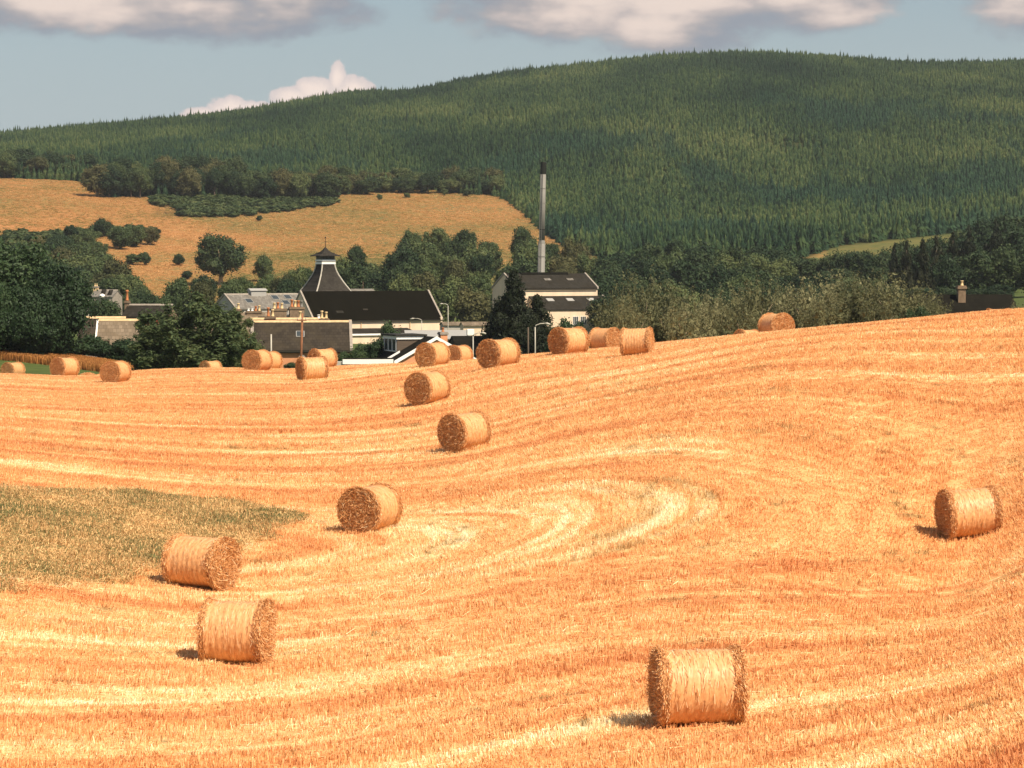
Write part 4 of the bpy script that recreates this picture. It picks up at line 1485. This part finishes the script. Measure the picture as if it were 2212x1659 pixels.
# ------------------------------------------------------------------ lamps, poles, aerials, wall
def furniture():
    def lamp(u, v0, v1, d, u2, label, mat='galvanised'):
        p = PX(u, v0, d)
        r = empty('street_lamp', label, 'street lamp', (p.x, d, ZV(v0 + 10, d)), 0, 'street lamps')
        h = ZV(v1, d) - r.location.z
        w = (u2 - u) / F * d
        s = 1 if w > 0 else -1
        MB().tube([(0, 0, -1), (0, 0, h * .5), (0, 0, h - .18)], [.075, .065, .05], 10).build('lamp_post', M[mat], r, True)
        MB().tube([(0, 0, h - .2), (s * .08, 0, h - .02), (s * abs(w) * .35, 0, h + .12), (s * abs(w) * .68, 0, h + .14)], [.05, .05, .045, .04], 8).build('lamp_arm', M[mat], r, True)
        MB().tube([(w * .62, 0, h + .15), (w * .78, 0, h + .12), (w, 0, h + .04)], [.05, .11, .07], 10).build('lamp_head', M[mat], r, True)
    lamp(1156, 790, 702, 250, 1189, 'street lamp with a crooked arm in front of the dark spruce')
    lamp(1022, 800, 722, 262, 1050, 'street lamp with a curved arm, left of the shaggy crest bale')
    lamp(968, 745, 658, 400, 950, 'thin street lamp at the right end of the black malting roof, arm to the left')
    lamp(911, 745, 690, 390, 886, 'thin street lamp standing against the cream malting wall')

    def pole(u, v0, v1, d, r0, mat, label, name='pole', cat='pole'):
        p = PX(u, v0, d)
        b = MB().tube([(0, 0, -1), (0, 0, ZV(v1, d) - ZV(v0, d))], [r0, r0 * .75], 9)
        return b, tag(b.build(name, M[mat], None, True, loc=(p.x, d, ZV(v0, d))), label, cat)
    p = PX(651, 800, 287)
    pr = empty('utility_pole', 'reddish wooden utility pole standing before the brown slate roof', 'pole', (p.x, 287, ZV(800, 287)))
    h = ZV(677, 287) - pr.location.z
    MB().tube([(-.1, 0, -1), (.12, 0, h)], [.15, .11], 10).build('pole_shaft', M['pole_wood'], pr, True)
    MB().box(-.45, .55, -.16, -.08, h - .75, h - .62).build('crossarm', M['pole_wood'], pr)
    b = MB()
    for x in (-.36, .05, .46):
        b.lathe([(.02, 0), (.05, .03), (.05, .14), (.02, .18)], 8, (x, -.12, h - .62))
    b.build('insulator', M['galvanised'], pr)
    pole(586, 800, 722, 284, .10, 'galvanised', 'short pale post before the left part of the brown slate roof', 'post', 'post')
    pole(1141, 792, 707, 256, .09, 'timber_clad', 'weathered grey post left of the crooked street lamp', 'post', 'post')
    # dry stone wall above the barley strip
    rng = random.Random(3)
    b = MB()
    us = np.linspace(40, 262, 46)
    pw = []
    for u in us:
        d = 266.0
        q = ground_pts([u], [d])[0]
        pw.append(Vector(q))
    for a, c in zip(pw[:-1], pw[1:]):
        for row in range(4):
            for k in range(2):
                t0 = (k + rng.uniform(-.1, .1)) / 2; t1 = t0 + .5 + rng.uniform(-.08, .0)
                e0 = a.lerp(c, t0); e1 = a.lerp(c, t1)
                w = .24 - row * .03 + rng.uniform(-.03, .03)
                z = -.15 + row * .22
                hh = .22 + rng.uniform(-.03, .05)
                o = [Vector((0, -w, z)), Vector((0, w, z)), Vector((0, w * .9, z + hh)), Vector((0, -w * .9, z + hh))]
                vs = [e0 + q for q in o] + [e1 + q for q in o]
                b.add(vs, [[0, 1, 2, 3][::-1], [4, 5, 6, 7], [0, 4, 7, 3], [1, 2, 6, 5], [3, 7, 6, 2], [0, 1, 5, 4]])
    tag(b.build('stone_wall', M['stone_grey']), 'tumbled dry stone wall along the top of the barley strip', 'wall')


furniture()


# ------------------------------------------------------------------ trees
def lobes_round(rng, n, z0=.2, flat=1.0):
    L = []
    zc = (z0 + 1) / 2; rz = (1 - z0) / 2
    while len(L) < n:
        p = rng.uniform(-1, 1, 3)
        r = np.linalg.norm(p)
        if r > 1 or r < .35:
            continue
        q = rng.choice([rng.uniform(.07, .12), rng.uniform(.12, .22)])
        c = p * np.array([.5 - q * .8, .5 - q * .8, rz - q * .6])
        L.append((c[0], c[1], zc + c[2], q))
    L.append((0, 0, zc, .3))
    return np.array(L)


def lobes_cone(rng, n, z0=.08):
    L = []
    for i in range(n):
        z = z0 + (1 - z0) * rng.random() ** 1.3
        rad = .46 * (1 - z) ** .75
        a = rng.uniform(0, 6.28)
        rr = rad * rng.uniform(.3, 1.05)
        L.append((rr * math.cos(a), rr * math.sin(a), z * .96, .05 + .13 * (1 - z)))
    for z in np.linspace(.2, .97, 9):
        L.append((0, 0, z, .04 + .12 * (1 - z)))
    return np.array(L)


def lobes_loose(rng, n):
    L = []
    stems = [(0, 0, .98), (.2, .1, .86), (-.22, .12, .80), (.05, -.24, .9), (-.16, -.2, .74), (.30, -.14, .66), (-.34, -.02, .58), (.36, .16, .5), (.12, .32, .7), (-.12, .34, .62)]
    for i in range(n):
        sx, sy, h = stems[i % len(stems)]
        z = rng.random() ** .75 * h
        sp = .17 * (1 - (z / h) ** 3) + .02
        L.append((sx * (.4 + .6 * z / h) + rng.normal(0, sp * .6), sy * (.4 + .6 * z / h) + rng.normal(0, sp * .6), z * .97, rng.uniform(.035, .085) * (1.1 - .5 * z / h)))
    return np.array(L)


def lobes_willow(rng, n):
    L = []
    for i in range(n):
        a = rng.uniform(0, 6.28); lean = rng.uniform(.05, .48)
        top = rng.uniform(.6, 1.0) * (1 - .35 * lean)
        for s in np.linspace(.12, 1, 9):
            rr = lean * s ** .8
            L.append((rr * math.cos(a), rr * math.sin(a), top * s, .085 * (1.18 - s) + .022))
    return np.array(L)


def crown(name, lobes, n, leaf, mat, seed, aspect=1.6, zs=1.0, vert=0.0, fuzz=.12):
    rng = np.random.default_rng(seed)
    w = lobes[:, 3] ** 2
    pick = rng.choice(len(lobes), n, p=w / w.sum())
    dr = unit(rng.normal(0, 1, (n, 3)) + np.array([0, 0, .25]))
    rad = lobes[pick, 3] * (1 + rng.normal(-.05, fuzz, n))
    p = lobes[pick, :3] + dr * rad[:, None] * np.array([1, 1, zs])
    keep = np.ones(n, bool)
    for c in lobes:
        keep &= ~((((p - c[:3]) / np.array([1, 1, zs])) ** 2).sum(1) < (c[3] * .72) ** 2)
    keep &= p[:, 2] > .02
    p, dr = p[keep], dr[keep]
    n = len(p)
    nn = unit(dr + rng.normal(0, .55, (n, 3)))
    t = rng.normal(0, 1, (n, 3)) + np.array([0, 0, vert])
    a = unit(t - nn * (t * nn).sum(1, keepdims=True))
    b = np.cross(nn, a)
    sz = leaf * rng.uniform(.6, 1.35, (n, 1))
    v, f = quads_mesh('', p, a * sz * aspect ** .5, b * sz / aspect ** .5, None)
    # dense dark inside: coarse leaves on shrunken lobes
    m = max(200, n // 6)
    pick = rng.choice(len(lobes), m, p=w / w.sum())
    dr2 = unit(rng.normal(0, 1, (m, 3)))
    p2 = lobes[pick, :3] + dr2 * (lobes[pick, 3] * .55)[:, None] * np.array([1, 1, zs])
    a2 = unit(np.cross(dr2, rng.normal(0, 1, (m, 3)))); b2 = np.cross(dr2, a2)
    q = (lobes[pick, 3] * .45)[:, None]
    v2, f2 = quads_mesh('', p2, a2 * q, b2 * q, None)
    vv = np.r_[v, v2]
    vv[:, 2] = np.maximum(vv[:, 2], .005)
    return mesh_np(name, vv, np.r_[f, f2 + len(v)], M[mat])


def trunk(name, mat, seed, h=.55, r=.035, limbs=5, spread=.28):
    rng = random.Random(seed)
    b = MB()
    b.tube([(0, 0, -.12), (.01, 0, .1), (.0, .012, h * .6), (.015, 0, h)], [r * 1.3, r, r * .8, r * .5], 9)
    for i in range(limbs):
        a = i * 6.28 / limbs + rng.uniform(-.4, .4)
        z0 = h * rng.uniform(.4, .75)
        e = spread * rng.uniform(.7, 1.1)
        b.tube([(0, 0, z0), (e * .5 * math.cos(a), e * .5 * math.sin(a), z0 + .12), (e * math.cos(a), e * math.sin(a), z0 + .3 * rng.uniform(.7, 1.2))], [r * .55, r * .38, r * .15], 6)
    return b.mesh(name, M[mat], True)


KINDS = {}


def kind(key, crowns, trunks):
    KINDS[key] = (crowns, trunks)


def make_kinds():
    r = np.random.default_rng
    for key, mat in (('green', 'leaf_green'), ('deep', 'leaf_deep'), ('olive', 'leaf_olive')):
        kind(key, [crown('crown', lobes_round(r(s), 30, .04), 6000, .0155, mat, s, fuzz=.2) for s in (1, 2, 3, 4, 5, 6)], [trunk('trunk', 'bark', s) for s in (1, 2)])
    kind('big', [crown('crown', lobes_round(r(9), 60, .0), 34000, .0098, 'leaf_sycamore', 9, 1.9, fuzz=.32)], [trunk('trunk', 'bark', 3, .5, .04)])
    kind('leafy', [crown('crown', lobes_loose(r(s), 170), 36000, .0085, 'leaf_olive_near', s, 2.4, fuzz=.5) for s in (11,)], [trunk('trunk', 'bark', 4, .6, .018, 5, .2)])
    kind('lone', [crown('crown', lobes_round(r(17), 44, .14), 14000, .0115, 'leaf_deep', 17, fuzz=.24)], [trunk('trunk', 'bark_pale', 5, .5, .04, 6, .34)])
    kind('spruce', [crown('crown', lobes_cone(r(s), 90), 22000, .0105, 'needle_dark', s, 2.4, .8, -.2, .3) for s in (21,)], [trunk('trunk', 'bark', 6, .9, .02, 0)])
    kind('fir', [crown('crown', lobes_cone(r(s), 60), 5000, .016, 'needle_dark', s, 2.2, .8, -.2, .3) for s in (22, 23)], [trunk('trunk', 'bark', 6, .9, .02, 0)])
    kind('willow', [crown('crown', lobes_willow(r(s), 56), 42000, .0066, 'leaf_willow', s, 2.6, 1.4, 1.0, .42) for s in (31, 32, 33)], [trunk('trunk', 'bark_pale', 7, .5, .016, 6, .3)])
    kind('bush', [crown('crown', lobes_round(r(s), 14, .0), 2200, .03, 'leaf_green', s, fuzz=.2) for s in (41, 42)], [trunk('trunk', 'bark', 8, .4, .03, 4)])
    kind('hedge', [crown('crown', lobes_round(r(s), 20, .0), 6000, .016, 'leaf_sycamore', s, fuzz=.25) for s in (51, 52)], [trunk('trunk', 'bark', 8, .4, .03, 4)])


make_kinds()
TRNG = random.Random(12)


def tree(u, v_top, w_px, d, kd, label, name='tree', cat='tree', group=None, base=None):
    if base is not None:
        d = find_d(u, base, 640, 1400)
    g = ground_pts([u], [d])[0]
    h = ZV(v_top, d) - g[2]
    w = w_px / F * d
    if h < .4:
        return None
    cr, tr = KINDS[kd]
    hc = h
    if kd in ('green', 'deep', 'olive'):
        w = min(w, h / .55)
        hc = min(h, w * 1.2)
    r = empty(name, label, cat, tuple(g), TRNG.uniform(0, 6.28), group)
    c = link('crown', TRNG.choice(cr), r)
    t = link('trunk', TRNG.choice(tr), r)
    c.scale = (w * 1.04, w * 1.04, hc * 1.02)
    c.location = (0, 0, h - hc)
    t.scale = (w * 1.04, w * 1.04, h * 1.02)
    return r


def vegetation():
    # near trees and hedges beyond the crest
    tree(10, 512, 250, 264, 'big', 'big dark sycamore cut by the left edge of the picture', 'broadleaf_tree')
    tree(108, 560, 170, 262, 'big', 'dark sycamore right of the big one at the left edge, overhanging the barley', 'broadleaf_tree')
    tree(-30, 600, 150, 257, 'big', 'low dark sycamore at the very left edge, in front of the big one', 'broadleaf_tree')
    tree(60, 618, 150, 258, 'big', 'low dark sycamore standing before the two tall ones at the left', 'broadleaf_tree')
    tree(425, 626, 300, 236, 'leafy', 'wide green leafy tree just behind the crest, left of the brown cottage', 'broadleaf_tree')
    tree(345, 668, 150, 240, 'leafy', 'smaller leafy tree joined to the left of the wide leafy one behind the crest', 'broadleaf_tree')
    tree(505, 660, 130, 242, 'leafy', 'narrow leafy tree at the right of the wide leafy one, overlapping the cottage', 'broadleaf_tree')
    for i, (u, vt, w, d, lab) in enumerate([
            (150, 728, 90, 266, 'dark hedge bush at the foot of the big sycamore'),
            (205, 722, 80, 268, 'dark hedge bush under the dark slated cottage'),
            (262, 732, 95, 266, 'dark hedge bush below the stepped stone roof'),
            (310, 742, 80, 262, 'dark hedge bush between stone roof and leafy tree')]):
        tree(u, vt, w, d, 'hedge', lab, 'hedge_bush', 'bush', 'dark hedge bushes below the cottages')
    tree(232, 640, 92, 345, 'deep', 'dark rounded tree behind the stone-roofed cottages', 'broadleaf_tree')
    tree(845, 693, 70, 330, 'hedge', 'green bush with stray shoots against the cream malting wall', 'bush', 'bush')
    for u, vt, w, lab in ((775, 742, 60, 'bright green bush left of the bungalow dormer'), (812, 736, 60, 'green garden bush touching the bungalow dormer'), (742, 760, 50, 'low green bush right of the brown slate roof')):
        tree(u, vt, w, 296, 'hedge', lab, 'bush', 'bush')
    for u, vt, w, lab in ((612, 778, 34, 'small dark shrub against the pink cottage wall, right of the satellite dish'), (588, 783, 30, 'small dark shrub between the two pairs of bales')):
        tree(u + 38, vt, w, 290, 'hedge', lab, 'bush', 'bush')
    tree(1110, 588, 150, 318, 'spruce', 'tall black-green spruce in front of the still house', 'spruce')
    tree(1160, 640, 130, 322, 'spruce', 'shorter black-green spruce right of the tall one', 'spruce')
    tree(1080, 655, 100, 322, 'spruce', 'low black-green spruce left of the tall one', 'spruce')
    tree(1215, 688, 80, 300, 'hedge', 'dark green bush below the still house windows', 'bush', 'bush')
    tree(1255, 696, 70, 296, 'hedge', 'dark green bush right of the still house windows', 'bush', 'bush')
    # willows along the crest
    wl = [(1325, 640, 90, 222), (1392, 598, 110, 226), (1452, 628, 110, 222), (1520, 650, 80, 220), (1568, 636, 100, 226), (1632, 612, 90, 224),
          (1690, 628, 80, 228), (1740, 620, 100, 222), (1812, 600, 110, 226), (1872, 596, 110, 224), (1932, 612, 110, 222), (1985, 640, 80, 222), (2020, 656, 60, 220),
          (1362, 662, 80, 216), (1480, 668, 90, 216), (1600, 672, 90, 216), (1780, 656, 100, 216), (1900, 650, 90, 216)]
    for u, vt, w, d in wl:
        tree(u, vt - 22, w * 1.4, d, 'willow', 'grey-green feathery willow in the belt along the crest right of the still house', 'willow', 'tree', 'willows behind the right crest')
    tree(2195, 648, 70, 226, 'willow', 'grey-green shrub at the right edge before the black roof', 'willow', 'tree')
    tree(1790 + 170, 668, 60, 214, 'hedge', 'dark bush at the left end of the black roof', 'bush', 'bush')
    tree(1995, 664, 55, 214, 'hedge', 'dark bush nearest the black roof', 'bush', 'bush')
    # trees standing out on the golden hillside
    tree(477, 506, 116, 700, 'lone', 'large round lone tree with pale trunk on the golden slope', 'broadleaf_tree', base=616)
    tree(568, 554, 48, 690, 'green', 'small tree on the golden slope right of the lone round tree', 'broadleaf_tree', base=608)
    tree(577, 592, 62, 640, 'green', 'rounded tree just above the pale warehouse roof', 'broadleaf_tree')
    tree(404, 586, 30, 720, 'deep', 'small dark bush left of the lone round tree', 'bush', 'bush', base=604)
    tree(440, 592, 60, 705, 'deep', 'dark low bush under the left of the lone round tree', 'bush', 'bush')
    tree(385, 549, 30, 790, 'deep', 'small round tree alone on the slope, left of the lone round one', 'broadleaf_tree', base=574)
    tree(312, 545, 30, 790, 'deep', 'small round tree at the right of a pair on the slope', 'broadleaf_tree', base=573)
    tree(287, 550, 42, 790, 'bush', 'low bush at the left of a pair on the slope', 'bush', 'bush', base=572)
    for u, vt, w, d, kd in [(153, 487, 30, 900, 'deep'), (222, 474, 36, 900, 'deep'), (260, 489, 48, 890, 'green'), (294, 487, 46, 890, 'green'), (324, 490, 38, 885, 'olive'),
                            (190, 498, 40, 890, 'green'), (138, 512, 58, 850, 'deep'), (211, 520, 46, 830, 'green'), (104, 525, 46, 850, 'deep'), (9, 506, 40, 880, 'deep'), (60, 508, 40, 890, 'deep'),
                            (171, 548, 84, 760, 'green'), (251, 566, 74, 720, 'olive'), (225, 545, 60, 760, 'green'), (184, 588, 84, 680, 'green'), (290, 600, 66, 650, 'green'), (318, 630, 56, 620, 'deep'),
                            (240, 598, 80, 660, 'green'), (140, 600, 90, 640, 'deep'), (120, 560, 70, 720, 'green'), (40, 530, 80, 800, 'deep'), (205, 640, 60, 610, 'green'), (270, 640, 60, 600, 'green'), (85, 545, 70, 780, 'green'), (130, 540, 66, 790, 'olive'), (180, 524, 60, 820, 'green'), (150, 572, 84, 720, 'deep'), (205, 566, 76, 730, 'green'), (95, 590, 84, 680, 'green'), (225, 596, 80, 670, 'olive'), (262, 588, 70, 690, 'green'), (300, 622, 60, 630, 'green'), (60, 570, 80, 720, 'deep'), (175, 620, 80, 630, 'green'), (20, 525, 60, 840, 'green'), (120, 508, 44, 880, 'deep'), (165, 505, 40, 885, 'green'), (30, 512, 50, 880, 'green'), (85, 510, 44, 885, 'olive')]:
        tree(u, vt, w * 1.15, d, kd, 'green tree in the loose clump on the slope above the left cottages', 'broadleaf_tree', 'tree', 'clump above the left cottages', base=(vt + w * .95 + 4) if d > 820 else None)
    for u, vt, w, d, kd in [(392, 604, 80, 560, 'green'), (440, 612, 70, 555, 'olive'), (497, 603, 64, 580, 'green'), (525, 602, 54, 590, 'green'), (608, 596, 50, 610, 'olive'),
                            (641, 578, 56, 620, 'green'), (662, 576, 50, 640, 'green'), (737, 564, 70, 640, 'green'), (772, 534, 48, 740, 'deep'), (764, 575, 74, 620, 'deep'), (625, 600, 60, 590, 'deep'), (360, 640, 60, 540, 'green')]:
        tree(u, vt, w, d, kd, 'green tree in the row behind the warehouse and kiln', 'broadleaf_tree', 'tree', 'trees behind warehouse and kiln')
    # the wood in the middle of the valley
    ou = [740, 790, 840, 852, 870, 900, 945, 1000, 1040, 1072, 1085, 1112, 1150, 1182, 1210, 1300]
    ov = [605, 548, 525, 502, 492, 488, 487, 490, 496, 512, 545, 492, 487, 528, 520, 532]
    for d, dv in ((815, 0), (765, 24), (715, 50), (665, 78), (610, 104), (570, 132)):
        u = 742 + TRNG.uniform(0, 30)
        while u < 1310:
            w = TRNG.uniform(62, 100)
            vt = np.interp(u, ou, ov) + dv + TRNG.uniform(-4, 12)
            if not (1076 < u < 1092 and dv < 30) and not (u < 850 and dv < 20 and u > 800):
                tree(u, vt, w * (.75 if dv == 0 else 1), d + TRNG.uniform(-12, 12), TRNG.choice(['green', 'green', 'deep', 'olive', 'green']),
                     'rounded green tree massed in the wood between kiln, chimney and golden slope', 'broadleaf_tree', 'tree', 'valley wood behind the malting')
            u += w * TRNG.uniform(.62, .85)
    # wood to the right, its cloud shade put into the deeper leaf colour
    ou = [1290, 1350, 1420, 1500, 1600, 1700, 1770, 1800, 1835, 1870, 1905, 1935, 2000, 2212]
    ov = [536, 545, 527, 524, 528, 538, 545, 552, 548, 556, 552, 542, 548, 555]
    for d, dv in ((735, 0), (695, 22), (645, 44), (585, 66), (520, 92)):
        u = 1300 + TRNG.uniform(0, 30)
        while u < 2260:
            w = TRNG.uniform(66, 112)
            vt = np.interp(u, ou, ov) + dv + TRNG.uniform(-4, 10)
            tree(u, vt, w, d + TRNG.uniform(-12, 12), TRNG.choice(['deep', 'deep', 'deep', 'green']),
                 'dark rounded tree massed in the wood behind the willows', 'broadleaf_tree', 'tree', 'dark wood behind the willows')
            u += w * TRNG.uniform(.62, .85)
    for u, vt, w in [(1932, 528, 26), (1958, 520, 30), (1992, 516, 30), (2022, 510, 34), (2058, 500, 30), (2092, 492, 36), (2150, 478, 40)]:
        tree(u, vt, w * 1.9, 640 if vt < 512 else 600, 'fir', 'pointed black-green fir standing in the dark group at the right edge', 'fir_tree', 'tree', 'dark firs at the right edge')
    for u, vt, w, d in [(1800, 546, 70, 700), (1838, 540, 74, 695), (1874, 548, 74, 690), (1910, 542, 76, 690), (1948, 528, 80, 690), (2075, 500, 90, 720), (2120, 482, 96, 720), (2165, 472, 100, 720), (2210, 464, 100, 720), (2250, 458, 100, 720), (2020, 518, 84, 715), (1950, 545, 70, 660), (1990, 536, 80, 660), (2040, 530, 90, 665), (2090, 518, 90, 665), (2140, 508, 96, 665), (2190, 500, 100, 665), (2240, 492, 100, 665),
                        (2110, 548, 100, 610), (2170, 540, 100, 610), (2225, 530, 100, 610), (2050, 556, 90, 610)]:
        tree(u, vt, w, d, 'deep', 'dark rounded tree filling the gaps between the firs at the right edge', 'broadleaf_tree', 'tree', 'dark trees between the right-hand firs')  # shade over this slope is carried by the deep leaf colour
    # broadleaf belt at the foot of the plantation
    for (u0, u1, vb, vt, n) in ((0, 195, 384, 340, 8), (0, 200, 372, 326, 6), (205, 330, 428, 358, 7), (330, 520, 430, 360, 9), (215, 520, 405, 345, 9), (520, 720, 432, 372, 9), (700, 1085, 420, 380, 16), (530, 1080, 405, 362, 14)):
        for i in range(n):
            u = u0 + (i + TRNG.uniform(.2, .8)) * (u1 - u0) / n
            d = find_d(u, vb + TRNG.uniform(-4, 3), 820, 1500)
            tree(u, vt + TRNG.uniform(-9, 12), TRNG.uniform(42, 72), d, TRNG.choice(['green', 'deep', 'deep', 'olive']),
                 'broadleaf tree in the fringe where the hill plantation meets the golden slope', 'broadleaf_tree', 'tree', 'broadleaf fringe of the plantation')
    for u, vb, w, h in ((820, 432, 16, 12), (880, 428, 20, 12), (640, 452, 24, 10), (560, 478, 18, 12), (1010, 425, 24, 16), (960, 422, 20, 14), (455, 470, 20, 10), (620, 458, 22, 10)):
        d = find_d(u, vb, 820, 1400)
        tree(u, vb - h, w, d, 'bush', 'small dark bush dotted on the upper golden slope', 'bush', 'bush', 'bushes dotted on the slope')


vegetation()


# ------------------------------------------------------------------ plantation on the hill
def spruce_mesh(seed):
    rng = np.random.default_rng(seed)
    V, Fc = [], []
    nl, npn = 11, 7
    for i in range(nl):
        t = i / (nl - 1)
        z = .03 + .86 * t
        r = .5 * (1 - t) ** .68 * rng.uniform(.7, 1.2) + .035
        top = min(1.0, z + .26 - .12 * t)
        b = len(V)
        V.append((rng.normal(0, .01), rng.normal(0, .01), top))
        ph = rng.uniform(0, 6)
        for k in range(2 * npn):
            a = ph + k * math.pi / npn + rng.normal(0, .08)
            rr = r * (rng.uniform(.85, 1.15) if k % 2 == 0 else rng.uniform(.42, .62))
            zz = z - (.045 if k % 2 == 0 else -.03) + rng.normal(0, .02)
            V.append((rr * math.cos(a), rr * math.sin(a), zz))
        for k in range(2 * npn):
            Fc.append([b, b + 1 + k, b + 1 + (k + 1) % (2 * npn)])
    return mesh_np('plantation_spruce', np.array(V), np.array(Fc), M['needle_plantation'])


def plantation():
    rng = np.random.default_rng(77)
    protos = [spruce_mesh(s) for s in range(5)]
    P = []
    y = 850.0
    while y < 2140:
        sp = float(np.interp(y, [900, 1150, 2100], [3.0, 2.6, 2.4]))
        xs = np.arange((-140 - CU) / F * y, (2352 - CU) / F * y, sp)
        P.append(np.c_[xs + rng.normal(0, .3 * sp, len(xs)), np.full(len(xs), y) + rng.normal(0, .3 * sp, len(xs))])
        y += sp
    P = np.concatenate(P)
    u = CU + P[:, 0] / P[:, 1] * F
    keep = P[:, 1] > forest_start(u) + rng.uniform(-3, 6, len(u))
    # a couple of rides and small gaps
    keep &= ~((np.sin(P[:, 0] * .021 + 2) * np.sin(P[:, 1] * .013) > .93) & (rng.random(len(u)) < .8))
    P, u = P[keep], u[keep]
    pt = ground_pts(u, P[:, 1])
    n = len(pt)
    big = np.interp(P[:, 1], [880, 1150], [1.2, 1.0])
    h = 5.0 + 1.1 * np.sin(P[:, 0] * .012 + 1) * np.sin(P[:, 1] * .010) + rng.normal(0, 1.0, n) + (rng.random(n) < .10) * 2.2
    w = rng.uniform(2.3, 3.7, n) * big
    h = h * big * rng.uniform(.8, 1.15, n)
    yaw = rng.uniform(0, 6.28, n)
    vis = (u > 4) & (u < 2208)
    order = np.argsort(np.where(vis, P[:, 1] - 0.0 * h, 1e9))
    solo = order[:300]
    for i in solo:
        o = link('spruce_tree', protos[rng.integers(0, 5)], None, tuple(pt[i]), (0, 0, yaw[i]))
        o.scale = (w[i], w[i], h[i])
        tag(o, 'plantation spruce in the nearest rows at the lower edge of the hillside forest', 'tree', 'nearest spruces of the hillside forest')
    rest = np.setdiff1d(np.arange(n), solo)
    scatter('forest', 'dense spruce plantation covering the whole hill up to the skyline', 'forest', pt[rest], np.c_[np.zeros(len(rest)), np.zeros(len(rest)), yaw[rest]], np.c_[w, w, h][rest], protos)


plantation()


# ------------------------------------------------------------------ scrub, barley strip
def stuff_bits():
    rng = np.random.default_rng(3)
    bushes = [crown('scrub_clump', lobes_round(np.random.default_rng(s), 8, .0), 420, .06, 'leaf_green', s, fuzz=.2) for s in (61, 62, 63)]
    P = []
    for _ in range(1500):
        u = rng.uniform(330, 725); v = rng.uniform(416, 474)
        top = 418 + 14 * max(0, (400 - u) / 70) ; bot = 470 if u < 520 else 470 - (u - 520) * .13
        if u < 385:
            bot = 445
        if top < v < bot:
            P.append((u, v))
    for _ in range(260):
        u = rng.uniform(15, 335)
        P.append((u, 514 - 8 * (u > 190) + rng.normal(0, 4.5)))
    for _ in range(60):
        u = rng.uniform(330, 470)
        P.append((u, 436 + (u - 330) * .2 + rng.normal(0, 4)))
    us = np.array([p[0] for p in P]); ds = np.array([find_d(u, v, 820, 1350) for u, v in P])
    pt = ground_pts(us, ds)
    s = rng.uniform(1.6, 3.6, (len(pt), 1))
    scatter('scrub', 'low dark green scrub in a tongue and a hedge line across the golden slope', 'scrub', pt, np.c_[np.zeros(len(pt)), np.zeros(len(pt)), rng.uniform(0, 6, len(pt))],
            np.c_[s * 1.5, s * 1.5, s * .6], bushes)
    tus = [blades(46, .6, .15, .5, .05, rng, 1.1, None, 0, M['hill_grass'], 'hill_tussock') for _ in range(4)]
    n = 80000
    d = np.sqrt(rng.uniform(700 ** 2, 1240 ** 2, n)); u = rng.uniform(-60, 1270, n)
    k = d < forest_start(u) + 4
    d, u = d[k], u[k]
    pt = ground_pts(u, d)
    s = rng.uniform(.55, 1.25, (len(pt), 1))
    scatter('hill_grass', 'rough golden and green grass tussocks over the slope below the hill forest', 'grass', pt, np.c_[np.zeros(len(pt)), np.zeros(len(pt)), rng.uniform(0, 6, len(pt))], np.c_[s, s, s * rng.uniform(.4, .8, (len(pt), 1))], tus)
    # standing barley beyond the left crest
    pr = [blades(140, .6, .5, .75, .02, rng, .12, None, 0, M['barley'], 'barley_tuft') for _ in range(3)]
    n = 2600
    d = rng.uniform(248, 265, n); u = rng.uniform(-160, 300, n)
    v = ground_v(u, d)
    lim = np.interp(u, [-160, 0, 120, 240, 300], [772, 776, 790, 806, 812])
    k = v < lim
    pt = ground_pts(u[k], d[k])
    scatter('barley', 'strip of ripe orange barley beyond the crest at the left', 'barley', pt, np.c_[np.zeros(len(pt)), np.zeros(len(pt)), rng.uniform(0, 6, len(pt))], np.ones((len(pt), 3)), pr)


stuff_bits()


# ------------------------------------------------------------------ the air
def air():
    m, t = new_mat('air')
    out = t.n('ShaderNodeOutputMaterial')
    pv = t.n('ShaderNodeVolumePrincipled')
    pv.inputs['Color'].default_value = (0.93, 0.96, 1.0, 1)
    pv.inputs['Density'].default_value = 0.000055
    pv.inputs['Anisotropy'].default_value = 0.2
    t.t.links.new(pv.outputs[0], out.inputs['Volume'])
    M['air'] = m
    o = MB().box(-1500, 1600, -60, 2760, -60, 200).build('haze', m)
    tag(o, 'faint blue haze over the far valley and the wooded hill', 'haze', kind='stuff')


air()
